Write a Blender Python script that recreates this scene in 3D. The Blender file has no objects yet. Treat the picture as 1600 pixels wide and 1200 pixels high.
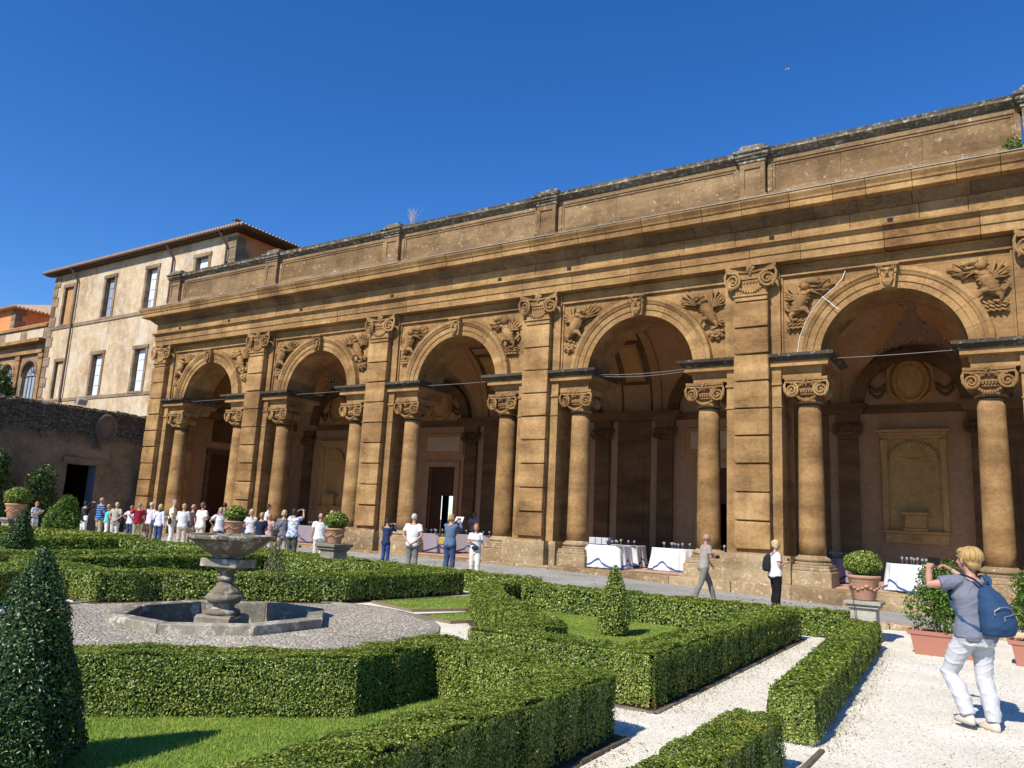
import bpy, bmesh, math, random
import numpy as np
from math import sin, cos, pi, radians, sqrt
from mathutils import Vector, Matrix
random.seed(7); rng = np.random.default_rng(11)
S = bpy.context.scene; COL = S.collection

# ------------------------------------------------------------------ camera
CAM_H = 1.70
yaw, pit, rol = radians(33.056), radians(10.137), radians(2.835)
fwd = Vector((-sin(yaw)*cos(pit), cos(yaw)*cos(pit), sin(pit)))
rt = fwd.cross(Vector((0, 0, 1))).normalized(); up = rt.cross(fwd)
R2 = rt*cos(rol) + up*sin(rol); U2 = -rt*sin(rol) + up*cos(rol)
cam_d = bpy.data.cameras.new('camera'); cam = bpy.data.objects.new('camera', cam_d); COL.objects.link(cam)
cam.matrix_world = Matrix(((R2.x, U2.x, -fwd.x, 0), (R2.y, U2.y, -fwd.y, 0), (R2.z, U2.z, -fwd.z, CAM_H), (0, 0, 0, 1)))
cam_d.sensor_width = 36; cam_d.lens = 36*1203.8/1600; cam_d.clip_start = .1; cam_d.clip_end = 3000
S.camera = cam

# ------------------------------------------------------------------ light
SUN_EL = radians(44); SUN_AX = 0.11        # sun stands in front of the facade, a little to the left
W = bpy.data.worlds.new('World'); S.world = W; W.use_nodes = True
wn = W.node_tree.nodes; wl = W.node_tree.links
sky = wn.new('ShaderNodeTexSky'); sky.sky_type = 'NISHITA'; sky.sun_disc = False
sky.sun_elevation = SUN_EL; sky.sun_rotation = pi + math.atan(SUN_AX)
sky.altitude = 300; sky.air_density = 1.0; sky.dust_density = 0.0; sky.ozone_density = 6.0
bg = wn['Background']; bg.inputs['Strength'].default_value = 0.095
hs = wn.new('ShaderNodeHueSaturation'); hs.inputs['Saturation'].default_value = 1.24; hs.inputs['Hue'].default_value = 0.509; hs.inputs['Value'].default_value = 1.40
wl.new(sky.outputs[0], hs.inputs['Color']); wl.new(hs.outputs[0], bg.inputs['Color'])
sd = bpy.data.lights.new('sun', 'SUN'); sd.energy = 5.0; sd.angle = radians(.5); sd.color = (1, .94, .83)
sun = bpy.data.objects.new('sun', sd); COL.objects.link(sun)
tosun = Vector((-SUN_AX, -1, 0)).normalized()*cos(SUN_EL) + Vector((0, 0, sin(SUN_EL)))
sun.rotation_euler = tosun.to_track_quat('Z', 'Y').to_euler(); sun.location = tosun*60
S.view_settings.view_transform = 'Standard'; S.view_settings.look = 'None'
S.view_settings.exposure = 0.35; S.view_settings.gamma = 1; S.view_settings.use_curve_mapping = False
S.render.engine = 'CYCLES'; S.cycles.diffuse_bounces = 2; S.cycles.max_bounces = 8

# ------------------------------------------------------------------ helpers
def V(*a): return np.array(a, float)
def ray(x, y):
    d = np.array(fwd) + np.array(R2)*(x-800)/1203.8 - np.array(U2)*(y-600)/1203.8
    return d
def g(x, y, z=0.):            # where the line of sight of a photo position meets height z
    d = ray(x, y); t = (z-CAM_H)/d[2]; return d[0]*t, d[1]*t
def fa(x, y, Y):
    d = ray(x, y); t = Y/d[1]; return d[0]*t, CAM_H+d[2]*t
def interp(x, xs, ys): return float(np.interp(x, xs, ys))

def link(me, name, mats, parent=None, loc=None, smooth=False):
    o = bpy.data.objects.new(name, me); COL.objects.link(o)
    if not isinstance(mats, (list, tuple)): mats = [mats]
    if not me.materials:
        for m in mats: me.materials.append(m)
    if smooth: me.polygons.foreach_set('use_smooth', np.ones(len(me.polygons), bool))
    if parent is not None: o.parent = parent
    if loc is not None: o.location = loc
    return o
def tag(o, label=None, cat=None, group=None, kind=None):
    if label: o['label'] = label
    if cat: o['category'] = cat
    if group: o['group'] = group
    if kind: o['kind'] = kind
    return o
def thing(name, label, cat, loc=(0, 0, 0), rz=0, group=None):
    o = bpy.data.objects.new(name, None); COL.objects.link(o); o.location = loc; o.rotation_euler = (0, 0, rz)
    o.empty_display_size = .2
    return tag(o, label, cat, group)
def inst(me, name, parent, loc=(0, 0, 0), rz=0, sc=None):
    o = bpy.data.objects.new(name, me); COL.objects.link(o); o.location = loc; o.rotation_euler = (0, 0, rz)
    if sc is not None: o.scale = sc
    if parent is not None: o.parent = parent
    return o

class MB:
    def __init__(s): s.v = []; s.f = []; s.m = []; s.cm = 0
    def add(s, vs, fs, m=None):
        b = len(s.v); s.v += [tuple(float(c) for c in p) for p in vs]
        s.f += [tuple(i+b for i in f) for f in fs]; s.m += [s.cm if m is None else m]*len(fs); return s
    def box(s, x0, x1, y0, y1, z0, z1, m=None):
        vs = [(x0,y0,z0),(x1,y0,z0),(x1,y1,z0),(x0,y1,z0),(x0,y0,z1),(x1,y0,z1),(x1,y1,z1),(x0,y1,z1)]
        return s.add(vs, [(0,3,2,1),(4,5,6,7),(0,1,5,4),(1,2,6,5),(2,3,7,6),(3,0,4,7)], m)
    def cbox(s, x0, x1, y0, y1, z0, z1, c=.02, m=None, r=0.0):
        # box with chamfered edges; r jitters the corners a little
        J = lambda: random.uniform(-r, r)
        rings = []
        for (z, i) in ((z0, c), (z0+c, 0), (z1-c, 0), (z1, c)):
            a, b, p, q = x0+i, x1-i, y0+i, y1-i
            k = c*.8
            ring = [(a+k,p,z),(b-k,p,z),(b,p+k,z),(b,q-k,z),(b-k,q,z),(a+k,q,z),(a,q-k,z),(a,p+k,z)]
            rings.append([(x+J(), y+J(), zz+J()) for x, y, zz in ring])
        vs = sum(rings, []); fs = []
        for j in range(3):
            for i in range(8):
                fs.append((j*8+i, j*8+(i+1) % 8, (j+1)*8+(i+1) % 8, (j+1)*8+i))
        fs.append(tuple(range(7, -1, -1))); fs.append(tuple(range(24, 32)))
        return s.add(vs, fs, m)
    def prism(s, pts, z0, z1, m=None):
        n = len(pts); vs = [(x, y, z0) for x, y in pts]+[(x, y, z1) for x, y in pts]
        fs = [(i, (i+1) % n, n+(i+1) % n, n+i) for i in range(n)]
        fs += [tuple(range(n-1, -1, -1)), tuple(range(n, 2*n))]
        return s.add(vs, fs, m)
    def prism_y(s, pts, y0, y1, m=None):    # outline in xz, extruded along y
        n = len(pts); vs = [(x, y0, z) for x, z in pts]+[(x, y1, z) for x, z in pts]
        fs = [(i, n+i, n+(i+1) % n, (i+1) % n) for i in range(n)]
        fs += [tuple(range(n)), tuple(range(2*n-1, n-1, -1))]
        return s.add(vs, fs, m)
    def prism_x(s, pts, x0, x1, m=None):    # outline in yz, extruded along x
        n = len(pts); vs = [(x0, y, z) for y, z in pts]+[(x1, y, z) for y, z in pts]
        fs = [(i, (i+1) % n, n+(i+1) % n, n+i) for i in range(n)]
        fs += [tuple(range(n-1, -1, -1)), tuple(range(n, 2*n))]
        return s.add(vs, fs, m)
    def lathe(s, prof, n=24, c=(0, 0, 0), m=None, sq=0):
        vs = []; fs = []
        for r, z in prof:
            for i in range(n):
                a = 2*pi*(i+.5*(sq == 1))/n; vs.append((c[0]+r*cos(a), c[1]+r*sin(a), c[2]+z))
        for j in range(len(prof)-1):
            for i in range(n):
                fs.append((j*n+i, j*n+(i+1) % n, (j+1)*n+(i+1) % n, (j+1)*n+i))
        fs.append(tuple(range(n-1, -1, -1))); k = (len(prof)-1)*n; fs.append(tuple(range(k, k+n)))
        return s.add(vs, fs, m)
    def tube(s, pts, rad, n=8, m=None, caps=True, flat=None):
        pts = [np.array(p, float) for p in pts]
        if not hasattr(rad, '__len__'): rad = [rad]*len(pts)
        vs = []; fs = []; ref = None
        for i, p in enumerate(pts):
            a = pts[max(i-1, 0)]; b = pts[min(i+1, len(pts)-1)]; t = b-a; t = t/(np.linalg.norm(t)+1e-9)
            if ref is None:
                ref = np.array((0, 0, 1.)) if abs(t[2]) < .9 else np.array((1., 0, 0))
            u = np.cross(t, ref); u /= (np.linalg.norm(u)+1e-9); w = np.cross(u, t); ref = w
            r = rad[i]; ru, rw = (r, r) if not hasattr(r, '__len__') else r
            for k in range(n):
                an = 2*pi*k/n; vs.append(p+u*cos(an)*ru+w*sin(an)*rw)
        for i in range(len(pts)-1):
            for k in range(n):
                fs.append((i*n+k, i*n+(k+1) % n, (i+1)*n+(k+1) % n, (i+1)*n+k))
        if caps:
            fs.append(tuple(range(n-1, -1, -1))); q = (len(pts)-1)*n; fs.append(tuple(range(q, q+n)))
        return s.add(vs, fs, m)
    def ell(s, c, r, n=10, k=6, m=None, rot=None):
        vs = [(0, 0, -1)]; fs = []
        for j in range(1, k):
            ph = -pi/2+pi*j/k
            for i in range(n):
                a = 2*pi*i/n; vs.append((cos(ph)*cos(a), cos(ph)*sin(a), sin(ph)))
        vs.append((0, 0, 1)); T = len(vs)-1
        for i in range(n): fs.append((0, 1+(i+1) % n, 1+i))
        for j in range(k-2):
            for i in range(n): fs.append((1+j*n+i, 1+j*n+(i+1) % n, 1+(j+1)*n+(i+1) % n, 1+(j+1)*n+i))
        for i in range(n): fs.append((1+(k-2)*n+i, 1+(k-2)*n+(i+1) % n, T))
        P = np.array(vs)*np.array(r if hasattr(r, '__len__') else (r, r, r))
        if rot is not None: P = P@np.array(rot).T
        P = P+np.array(c); return s.add(P, fs, m)
    def loft(s, rings, m=None, closed=True):
        n = len(rings[0]); vs = sum([list(r) for r in rings], []); fs = []
        for j in range(len(rings)-1):
            for i in range(n if closed else n-1):
                fs.append((j*n+i, j*n+(i+1) % n, (j+1)*n+(i+1) % n, (j+1)*n+i))
        if closed:
            fs.append(tuple(range(n-1, -1, -1))); q = (len(rings)-1)*n; fs.append(tuple(range(q, q+n)))
        return s.add(vs, fs, m)
    def sweep(s, prof, path, m=None, closed=False):
        # prof: (out, z) ; path: list of (x,y) ; 'out' is to the right hand of the direction of travel
        n = len(path); rings = []
        for i in range(n):
            p = np.array(path[i]);
            a = np.array(path[i-1]) if (i > 0 or closed) else None
            b = np.array(path[(i+1) % n]) if (i < n-1 or closed) else None
            d1 = (p-a) if a is not None else (b-p); d2 = (b-p) if b is not None else d1
            d1 = d1/np.linalg.norm(d1); d2 = d2/np.linalg.norm(d2)
            n1 = np.array((d1[1], -d1[0])); n2 = np.array((d2[1], -d2[0])); nn = n1+n2; nn /= np.dot(nn, n1)
            rings.append([(p[0]+nn[0]*o, p[1]+nn[1]*o, z) for o, z in prof])
        k = len(prof); vs = sum(rings, []); fs = []
        for j in range(n if closed else n-1):
            for i in range(k):
                fs.append((j*k+i, ((j+1) % n)*k+i, ((j+1) % n)*k+(i+1) % k, j*k+(i+1) % k))
        if not closed:
            fs.append(tuple(range(k))); fs.append(tuple(range((n-1)*k+k-1, (n-1)*k-1, -1)))
        return s.add(vs, fs, m)
    def shift(s, d, i0=0):
        for i in range(i0, len(s.v)):
            v = s.v[i]; s.v[i] = (v[0]+d[0], v[1]+d[1], v[2]+d[2])
    def xform(s, M, i0=0):
        for i in range(i0, len(s.v)):
            s.v[i] = tuple(M @ Vector(s.v[i]))
    def mesh(s, name, fix=True):
        me = bpy.data.meshes.new(name); me.from_pydata(s.v, [], s.f)
        if s.m and max(s.m) > 0: me.polygons.foreach_set('material_index', s.m)
        if fix:
            bm = bmesh.new(); bm.from_mesh(me); bmesh.ops.recalc_face_normals(bm, faces=bm.faces); bm.to_mesh(me); bm.free()
        return me
    def build(s, name, mats, parent=None, loc=None, smooth=False, fix=True):
        me = s.mesh(name, fix)
        if not isinstance(mats, (list, tuple)): mats = [mats]
        for m in mats: me.materials.append(m)
        return link(me, name, mats, parent, loc, smooth)

# leaf clouds: many small folded faces, written with numpy
def leaf_mesh(name, P, N, size, mat, aspect=.62, spread=.9, curl=.25, sizevar=.35):
    n = len(P)
    D = rng.normal(size=(n, 3)); D = D/np.linalg.norm(D, axis=1)[:, None]
    nn = N+D*spread; nn /= np.linalg.norm(nn, axis=1)[:, None]
    T = np.cross(nn, rng.normal(size=(n, 3))); T /= np.linalg.norm(T, axis=1)[:, None]
    B = np.cross(nn, T)
    sz = size*(1+sizevar*rng.uniform(-1, 1, n))[:, None] if np.isscalar(size) else (size*(1+sizevar*rng.uniform(-1, 1, n)))[:, None]
    a = P-T*sz*.5; b = P+B*sz*aspect*.5+nn*sz*curl*.5; c = P+T*sz*.5; d = P-B*sz*aspect*.5+nn*sz*curl*.5
    co = np.empty((n, 4, 3)); co[:, 0] = a; co[:, 1] = b; co[:, 2] = c; co[:, 3] = d
    me = bpy.data.meshes.new(name); me.vertices.add(4*n); me.vertices.foreach_set('co', co.ravel())
    idx = np.arange(n)*4
    tri = np.stack([idx, idx+1, idx+2, idx, idx+2, idx+3], 1).ravel()
    me.loops.add(6*n); me.loops.foreach_set('vertex_index', tri.astype(np.int32))
    me.polygons.add(2*n); me.polygons.foreach_set('loop_start', (np.arange(2*n)*3).astype(np.int32))
    me.update(calc_edges=True); me.materials.append(mat); return me
def merge_np(me_list): pass

# ------------------------------------------------------------------ materials
def newmat(name):
    m = bpy.data.materials.new(name); m.use_nodes = True; nt = m.node_tree
    for n in list(nt.nodes): nt.nodes.remove(n)
    out = nt.nodes.new('ShaderNodeOutputMaterial'); return m, nt, out
def N(nt, t, **kw):
    n = nt.nodes.new(t)
    for k, v in kw.items():
        if k.startswith('i_'):
            key = k[2:]; key = int(key) if key.isdigit() else key.replace('_', ' ')
            n.inputs[key].default_value = v
        else: setattr(n, k, v)
    return n
def ramp(nt, fac, stops, interp='LINEAR'):
    r = nt.nodes.new('ShaderNodeValToRGB'); r.color_ramp.interpolation = interp
    e = r.color_ramp.elements
    while len(e) < len(stops): e.new(.5)
    for i, (p, c) in enumerate(stops):
        e[i].position = p; e[i].color = (*c, 1) if len(c) == 3 else c
    nt.links.new(fac, r.inputs[0]); return r.outputs[0]
def pos(nt, scale=(1, 1, 1), rot=(0, 0, 0)):
    gn = nt.nodes.new('ShaderNodeNewGeometry'); mp = nt.nodes.new('ShaderNodeMapping')
    mp.inputs['Scale'].default_value = scale; mp.inputs['Rotation'].default_value = rot
    nt.links.new(gn.outputs['Position'], mp.inputs[0]); return mp.outputs[0]
def noise(nt, vec, scale, detail=4, rough=.55, dist=0):
    n = N(nt, 'ShaderNodeTexNoise', i_Scale=scale, i_Detail=detail, i_Roughness=rough, i_Distortion=dist)
    nt.links.new(vec, n.inputs['Vector']); return n.outputs[0]
def mix(nt, fac, a, b, mode='MIX'):
    m = nt.nodes.new('ShaderNodeMix'); m.data_type = 'RGBA'; m.blend_type = mode
    for sock, val in ((m.inputs[0], fac), (m.inputs[6], a), (m.inputs[7], b)):
        if isinstance(val, (int, float)): sock.default_value = val
        elif isinstance(val, tuple): sock.default_value = (*val, 1) if len(val) == 3 else val
        else: nt.links.new(val, sock)
    return m.outputs[2]
def mth(nt, op, a, b=None, clamp=False):
    m = nt.nodes.new('ShaderNodeMath'); m.operation = op; m.use_clamp = clamp
    for i, val in enumerate((a, b)):
        if val is None: continue
        if isinstance(val, (int, float)): m.inputs[i].default_value = val
        else: nt.links.new(val, m.inputs[i])
    return m.outputs[0]
def finish(nt, out, color, rough=.85, bump=None, bstr=.3, bdist=.02, spec=.3, **kw):
    b = nt.nodes.new('ShaderNodeBsdfPrincipled'); b.inputs['Roughness'].default_value = rough
    b.inputs['Specular IOR Level'].default_value = spec
    if isinstance(color, tuple): b.inputs['Base Color'].default_value = (*color, 1)
    else: nt.links.new(color, b.inputs['Base Color'])
    for k, v in kw.items(): b.inputs[k.replace('_', ' ')].default_value = v
    if bump is not None:
        bp = nt.nodes.new('ShaderNodeBump'); bp.inputs['Strength'].default_value = bstr; bp.inputs['Distance'].default_value = bdist
        nt.links.new(bump, bp.inputs['Height']); nt.links.new(bp.outputs[0], b.inputs['Normal'])
    nt.links.new(b.outputs[0], out.inputs[0]); return b
def plain(name, col, rough=.7, spec=.3, var=.12, scale=8, bump=0, **kw):
    m, nt, out = newmat(name); p = pos(nt); nz = noise(nt, p, scale, 3)
    c = mix(nt, nz, tuple(x*(1-var) for x in col), tuple(min(1, x*(1+var)) for x in col))
    finish(nt, out, c, rough, nz if bump else None, bump, .02, spec, **kw); return m
def stone(name, ca, cb, cc, grime=(.10, .07, .04), gamt=.35, lich=0.0, lichc=(.5, .48, .4), vein=.5, bstr=.35, rnd=.25):
    m, nt, out = newmat(name); p = pos(nt)
    n1 = noise(nt, p, .9, 5, .6); n2 = noise(nt, p, 11, 6, .7)
    col = ramp(nt, n1, [(.3, ca), (.5, cb), (.72, cc)])
    pv = pos(nt, (1, 1, 3.2), (0, radians(38), 0)); w = noise(nt, pv, 2.2, 4, .5, 1.2)
    wv = ramp(nt, w, [(.42, (0, 0, 0)), (.5, (1, 1, 1)), (.58, (0, 0, 0))])
    col = mix(nt, mth(nt, 'MULTIPLY', wv, vein*.45), col, tuple(x*1.25 for x in cc))
    sp = ramp(nt, n2, [(.35, (.82, .82, .82)), (.6, (1.05, 1.05, 1.05))])
    col = mix(nt, 1, col, sp, 'MULTIPLY')
    bd = noise(nt, pos(nt, (.22, .22, 1.6)), 1.3, 3, .5); col = mix(nt, 1, col, ramp(nt, bd, [(.35, (.74, .72, .70)), (.55, (1, 1, 1)), (.7, (1.16, 1.15, 1.12))]), 'MULTIPLY')
    oi = nt.nodes.new('ShaderNodeObjectInfo')
    rv = ramp(nt, oi.outputs['Random'], [(0, (1-rnd, 1-rnd*1.15, 1-rnd*1.3)), (.5, (1, 1, 1)), (1, (1+rnd*.45, 1+rnd*.5, 1+rnd*.55))])
    col = mix(nt, 1, col, rv, 'MULTIPLY')
    ps = pos(nt, (1, 1, .25)); st = noise(nt, ps, 1.7, 6, .72)
    gm = ramp(nt, st, [(.50, (0, 0, 0)), (.72, (1, 1, 1))])
    col = mix(nt, mth(nt, 'MULTIPLY', gm, gamt), col, grime)
    if lich > 0:
        l = noise(nt, p, 5.5, 8, .78); lm = ramp(nt, l, [(.60-.12*lich, (0, 0, 0)), (.66-.1*lich, (1, 1, 1))])
        col = mix(nt, mth(nt, 'MULTIPLY', lm, .75), col, lichc)
    pit_ = noise(nt, p, 26, 5, .7)
    hb = mth(nt, 'ADD', n2, mth(nt, 'MULTIPLY', pit_, .5))
    finish(nt, out, col, .9, hb, bstr, .025, .2); return m

M = {}
M['stone'] = stone('sandstone', (.18, .096, .038), (.315, .181, .072), (.455, .285, .125), gamt=.42, rnd=.22)
M['stone_dark'] = stone('black_crusted_stone', (.03, .026, .02), (.06, .05, .038), (.10, .085, .06), gamt=.5, lich=.15)
M['reveal'] = plain('shade_tinted_blue_grey_plaster', (.16, .19, .25), .9)  # darker bluish colour stands in for the shade inside the doorway
M['stone_grime_shade'] = stone('grimy_shade_toned_cornice_stone', (.09, .06, .035), (.17, .11, .06), (.27, .18, .10), gamt=.6)  # bed moulding tone: mostly painted shade under the corona, with some grime
M['stone_trim'] = stone('brown_window_trim', (.17, .12, .075), (.24, .17, .11), (.31, .23, .15), gamt=.45)
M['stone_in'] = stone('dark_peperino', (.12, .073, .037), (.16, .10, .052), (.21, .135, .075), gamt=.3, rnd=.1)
M['stone_par'] = stone('weathered_parapet_stone', (.145, .086, .042), (.225, .142, .070), (.31, .208, .112), gamt=.35, lich=.12, lichc=(.50, .46, .36))
M['stone_cap'] = stone('lichened_coping', (.07, .06, .045), (.13, .11, .08), (.22, .19, .145), gamt=.6, lich=.6, lichc=(.48, .46, .38))
M['stone_base'] = stone('worn_base_stone', (.23, .15, .075), (.32, .225, .12), (.42, .32, .195), gamt=.3, lich=.35, lichc=(.58, .50, .36))
M['stone_grey'] = stone('grey_fountain_stone', (.17, .15, .112), (.26, .235, .178), (.36, .33, .26), grime=(.07, .065, .05), gamt=.5, lich=.55, lichc=(.62, .60, .52), vein=0)
M['stone_bowl'] = stone('mossy_fountain_stone', (.13, .112, .076), (.235, .205, .148), (.38, .335, .255), grime=(.04, .034, .022), gamt=.6, lich=.7, lichc=(.50, .46, .38), vein=0, bstr=.6)
M['travertine'] = stone('pale_travertine', (.25, .235, .195), (.32, .30, .25), (.40, .375, .32), grime=(.2, .18, .14), gamt=.3, vein=0)
M['lead'] = plain('lead_flashing', (.30, .29, .27), .6, .3)
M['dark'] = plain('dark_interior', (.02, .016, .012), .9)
def plaster(name, a, b, stain, amt=.5, sc=.6, rough=.95, fine=6):
    m, nt, out = newmat(name); p = pos(nt); n1 = noise(nt, p, sc, 7, .65); n2 = noise(nt, p, fine, 6, .7)
    c = ramp(nt, n1, [(.3, a), (.7, b)])
    pz = pos(nt, (1, 1, .3)); st = noise(nt, pz, 1.1, 8, .75, .4)
    c = mix(nt, mth(nt, 'MULTIPLY', ramp(nt, st, [(.47, (0, 0, 0)), (.66, (1, 1, 1))]), amt), c, stain)
    c = mix(nt, 1, c, ramp(nt, n2, [(.3, (.8, .8, .8)), (.65, (1.08, 1.08, 1.08))]), 'MULTIPLY')
    finish(nt, out, c, rough, n2, .25, .02, .15); return m
M['plaster_in'] = plaster('mauve_plaster', (.40, .25, .14), (.48, .31, .18), (.27, .165, .09), .4)
M['plaster_vault'] = plaster('tan_vault_plaster', (.42, .27, .15), (.50, .335, .195), (.26, .16, .10), .4)
M['plaster_ochre'] = plaster('ochre_niche', (.46, .30, .12), (.56, .38, .165), (.25, .15, .06), .45)
M['orange_trim'] = plaster('painted_ochre_trim', (.42, .24, .10), (.50, .30, .13), (.2, .10, .05), .3)
M['cream'] = plaster('cream_panel', (.50, .40, .29), (.58, .47, .34), (.36, .27, .18), .4)
def stucco_mat():
    m, nt, out = newmat('aged_cream_stucco'); p = pos(nt); n1 = noise(nt, p, .35, 8, .72); n2 = noise(nt, p, 2.2, 9, .78); n3 = noise(nt, pos(nt, (1, 1, .22)), 1.0, 8, .75, .3); n4 = noise(nt, p, 12, 6, .75)
    c = ramp(nt, n1, [(.34, (.36, .25, .15)), (.48, (.52, .37, .215)), (.60, (.60, .49, .35)), (.72, (.52, .49, .43))])
    c = mix(nt, mth(nt, 'MULTIPLY', ramp(nt, n2, [(.48, (0, 0, 0)), (.62, (1, 1, 1))]), .6), c, (.66, .60, .50))
    c = mix(nt, mth(nt, 'MULTIPLY', ramp(nt, n3, [(.50, (0, 0, 0)), (.66, (1, 1, 1))]), .55), c, (.24, .19, .14))
    c = mix(nt, 1, c, ramp(nt, n4, [(.3, (.72, .72, .72)), (.62, (1.08, 1.08, 1.08))]), 'MULTIPLY'); finish(nt, out, c, .95, n4, .4, .03, .1); return m
M['facade'] = stucco_mat()
M['facade_or'] = plaster('orange_stucco', (.62, .24, .09), (.72, .31, .13), (.35, .15, .08), .4)
M['wall'] = plaster('old_garden_wall', (.11, .085, .065), (.21, .155, .125), (.055, .05, .042), .85, .75, fine=7)
def rubble_mat():
    m, nt, out = newmat('rubble_and_plaster'); p = pos(nt); sx = nt.nodes.new('ShaderNodeSeparateXYZ'); nt.links.new(p, sx.inputs[0])
    pv = pos(nt, (1, 1.0, 1.9)); v = N(nt, 'ShaderNodeTexVoronoi', i_Scale=5.2); nt.links.new(pv, v.inputs['Vector']); ve = N(nt, 'ShaderNodeTexVoronoi', i_Scale=5.2); ve.feature = 'DISTANCE_TO_EDGE'; nt.links.new(pv, ve.inputs['Vector'])
    n1 = noise(nt, p, .8, 6, .7); n2 = noise(nt, p, 9, 6, .75)
    rub = mix(nt, v.outputs['Color'], (.08, .07, .056), (.20, .17, .13)); rub = mix(nt, ramp(nt, ve.outputs[0], [(.02, (1, 1, 1)), (.12, (0, 0, 0))]), rub, (.05, .045, .038))
    pl = ramp(nt, n1, [(.3, (.15, .105, .065)), (.5, (.255, .18, .115)), (.7, (.35, .255, .17))])
    h = mth(nt, 'ADD', sx.outputs[2], mth(nt, 'MULTIPLY', n1, 3.0)); f = ramp(nt, mth(nt, 'MULTIPLY', h, .1), [(.60, (0, 0, 0)), (.66, (1, 1, 1))])
    c = mix(nt, f, pl, rub); c = mix(nt, 1, c, ramp(nt, n2, [(.3, (.62, .62, .62)), (.65, (1.15, 1.15, 1.15))]), 'MULTIPLY')
    finish(nt, out, c, .95, mth(nt, 'ADD', mth(nt, 'MULTIPLY', ramp(nt, ve.outputs[0], [(0, (0, 0, 0)), (.15, (1, 1, 1))]), f), n2), .8, .05, .1); return m
M['rubble'] = rubble_mat()
M['wood'] = plain('brown_door_wood', (.075, .035, .018), .6, var=.3, scale=20)
M['glass'] = plain('window_glass', (.30, .34, .40), .12, .6, var=.2, scale=1.2)
M['pane_w'] = plain('closed_white_shutter_panels', (.62, .66, .72), .35, .4, var=.05, scale=2)
M['iron'] = plain('rusty_iron', (.13, .09, .07), .6)
M['steel'] = plain('tie_rod_steel', (.26, .25, .24), .4, .6, Metallic=.3)
M['tile_roof'] = plain('clay_roof_tile', (.42, .29, .19), .85, var=.45, scale=3.5)
M['gutter'] = plain('brown_gutter', (.09, .055, .04), .5)
def scroll_mat():
    m, nt, out = newmat('painted_scrollwork'); p = pos(nt)
    v = N(nt, 'ShaderNodeTexVoronoi', i_Scale=2.2); v.feature = 'F1'; nt.links.new(p, v.inputs['Vector'])
    w = mth(nt, 'SINE', mth(nt, 'MULTIPLY', v.outputs['Distance'], 46)); nz = noise(nt, p, 14, 5, .7)
    f = mth(nt, 'ADD', mth(nt, 'MULTIPLY', w, .35), nz)
    c = ramp(nt, f, [(.35, (.06, .07, .13)), (.52, (.16, .12, .10)), (.66, (.58, .38, .18)), (.95, (.65, .42, .18))])
    finish(nt, out, c, .9); return m
M['scroll'] = scroll_mat()
def tiles_mat():
    m, nt, out = newmat('terracotta_floor'); p = pos(nt)
    b = N(nt, 'ShaderNodeTexBrick', i_Scale=3.2, i_Mortar_Size=.012); nt.links.new(p, b.inputs['Vector'])
    b.inputs['Color1'].default_value = (.50, .28, .18, 1); b.inputs['Color2'].default_value = (.58, .34, .23, 1); b.inputs['Mortar'].default_value = (.35, .22, .15, 1)
    nz = noise(nt, p, 2, 5); c = mix(nt, 1, b.outputs[0], ramp(nt, nz, [(.3, (.8, .8, .8)), (.7, (1.1, 1.1, 1.1))]), 'MULTIPLY')
    finish(nt, out, c, .7); return m
M['floor'] = tiles_mat()
def gravel_mat():
    m, nt, out = newmat('white_gravel'); p = pos(nt)
    v = N(nt, 'ShaderNodeTexVoronoi', i_Scale=70); nt.links.new(p, v.inputs['Vector'])
    n1 = noise(nt, p, 1.1, 6, .65); n2 = noise(nt, p, 9, 6, .7); n3 = noise(nt, p, 48, 4, .8)
    c = ramp(nt, n1, [(.3, (.64, .59, .49)), (.7, (.80, .745, .64))])
    c = mix(nt, 1, c, ramp(nt, v.outputs['Color'], [(0, (.62, .6, .56)), (.35, (.95, .95, .94)), (1, (1.12, 1.12, 1.12))]), 'MULTIPLY')
    c = mix(nt, mth(nt, 'MULTIPLY', ramp(nt, n2, [(.60, (0, 0, 0)), (.70, (1, 1, 1))]), .35), c, (.42, .34, .24))
    c = mix(nt, mth(nt, 'MULTIPLY', ramp(nt, n3, [(.64, (0, 0, 0)), (.70, (1, 1, 1))]), .6), c, (.30, .25, .18))
    finish(nt, out, c, .95, v.outputs['Distance'], .6, .012, .1); return m
M['gravel'] = gravel_mat()
def soil_mat(name, a, b, c3):
    m, nt, out = newmat(name); p = pos(nt); n1 = noise(nt, p, 2, 6, .7); n2 = noise(nt, p, 30, 6, .8)
    c = ramp(nt, n2, [(.35, a), (.55, b), (.7, c3)]); finish(nt, out, c, .95, n2, .5, .02, .1); return m
M['soil'] = soil_mat('earth', (.06, .04, .025), (.12, .085, .05), (.20, .15, .10))
M['turf'] = soil_mat('turf_soil', (.12, .19, .03), (.20, .30, .05), (.28, .38, .09))
def cobble_mat(name, a, b, sc, mort):
    m, nt, out = newmat(name); p = pos(nt); nz0 = noise(nt, p, .5, 4)
    v = N(nt, 'ShaderNodeTexVoronoi', i_Scale=sc); v.feature = 'DISTANCE_TO_EDGE'; nt.links.new(p, v.inputs['Vector'])
    vc = N(nt, 'ShaderNodeTexVoronoi', i_Scale=sc); nt.links.new(p, vc.inputs['Vector'])
    c = mix(nt, vc.outputs['Color'], a, b)
    c = mix(nt, ramp(nt, v.outputs[0], [(.02, (1, 1, 1)), (.09, (0, 0, 0))]), c, mort)
    c = mix(nt, 1, c, ramp(nt, nz0, [(.3, (.75, .75, .75)), (.7, (1.15, 1.15, 1.15))]), 'MULTIPLY')
    finish(nt, out, c, .85, ramp(nt, v.outputs[0], [(0, (0, 0, 0)), (.2, (1, 1, 1))]), .7, .03, .2); return m
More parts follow.
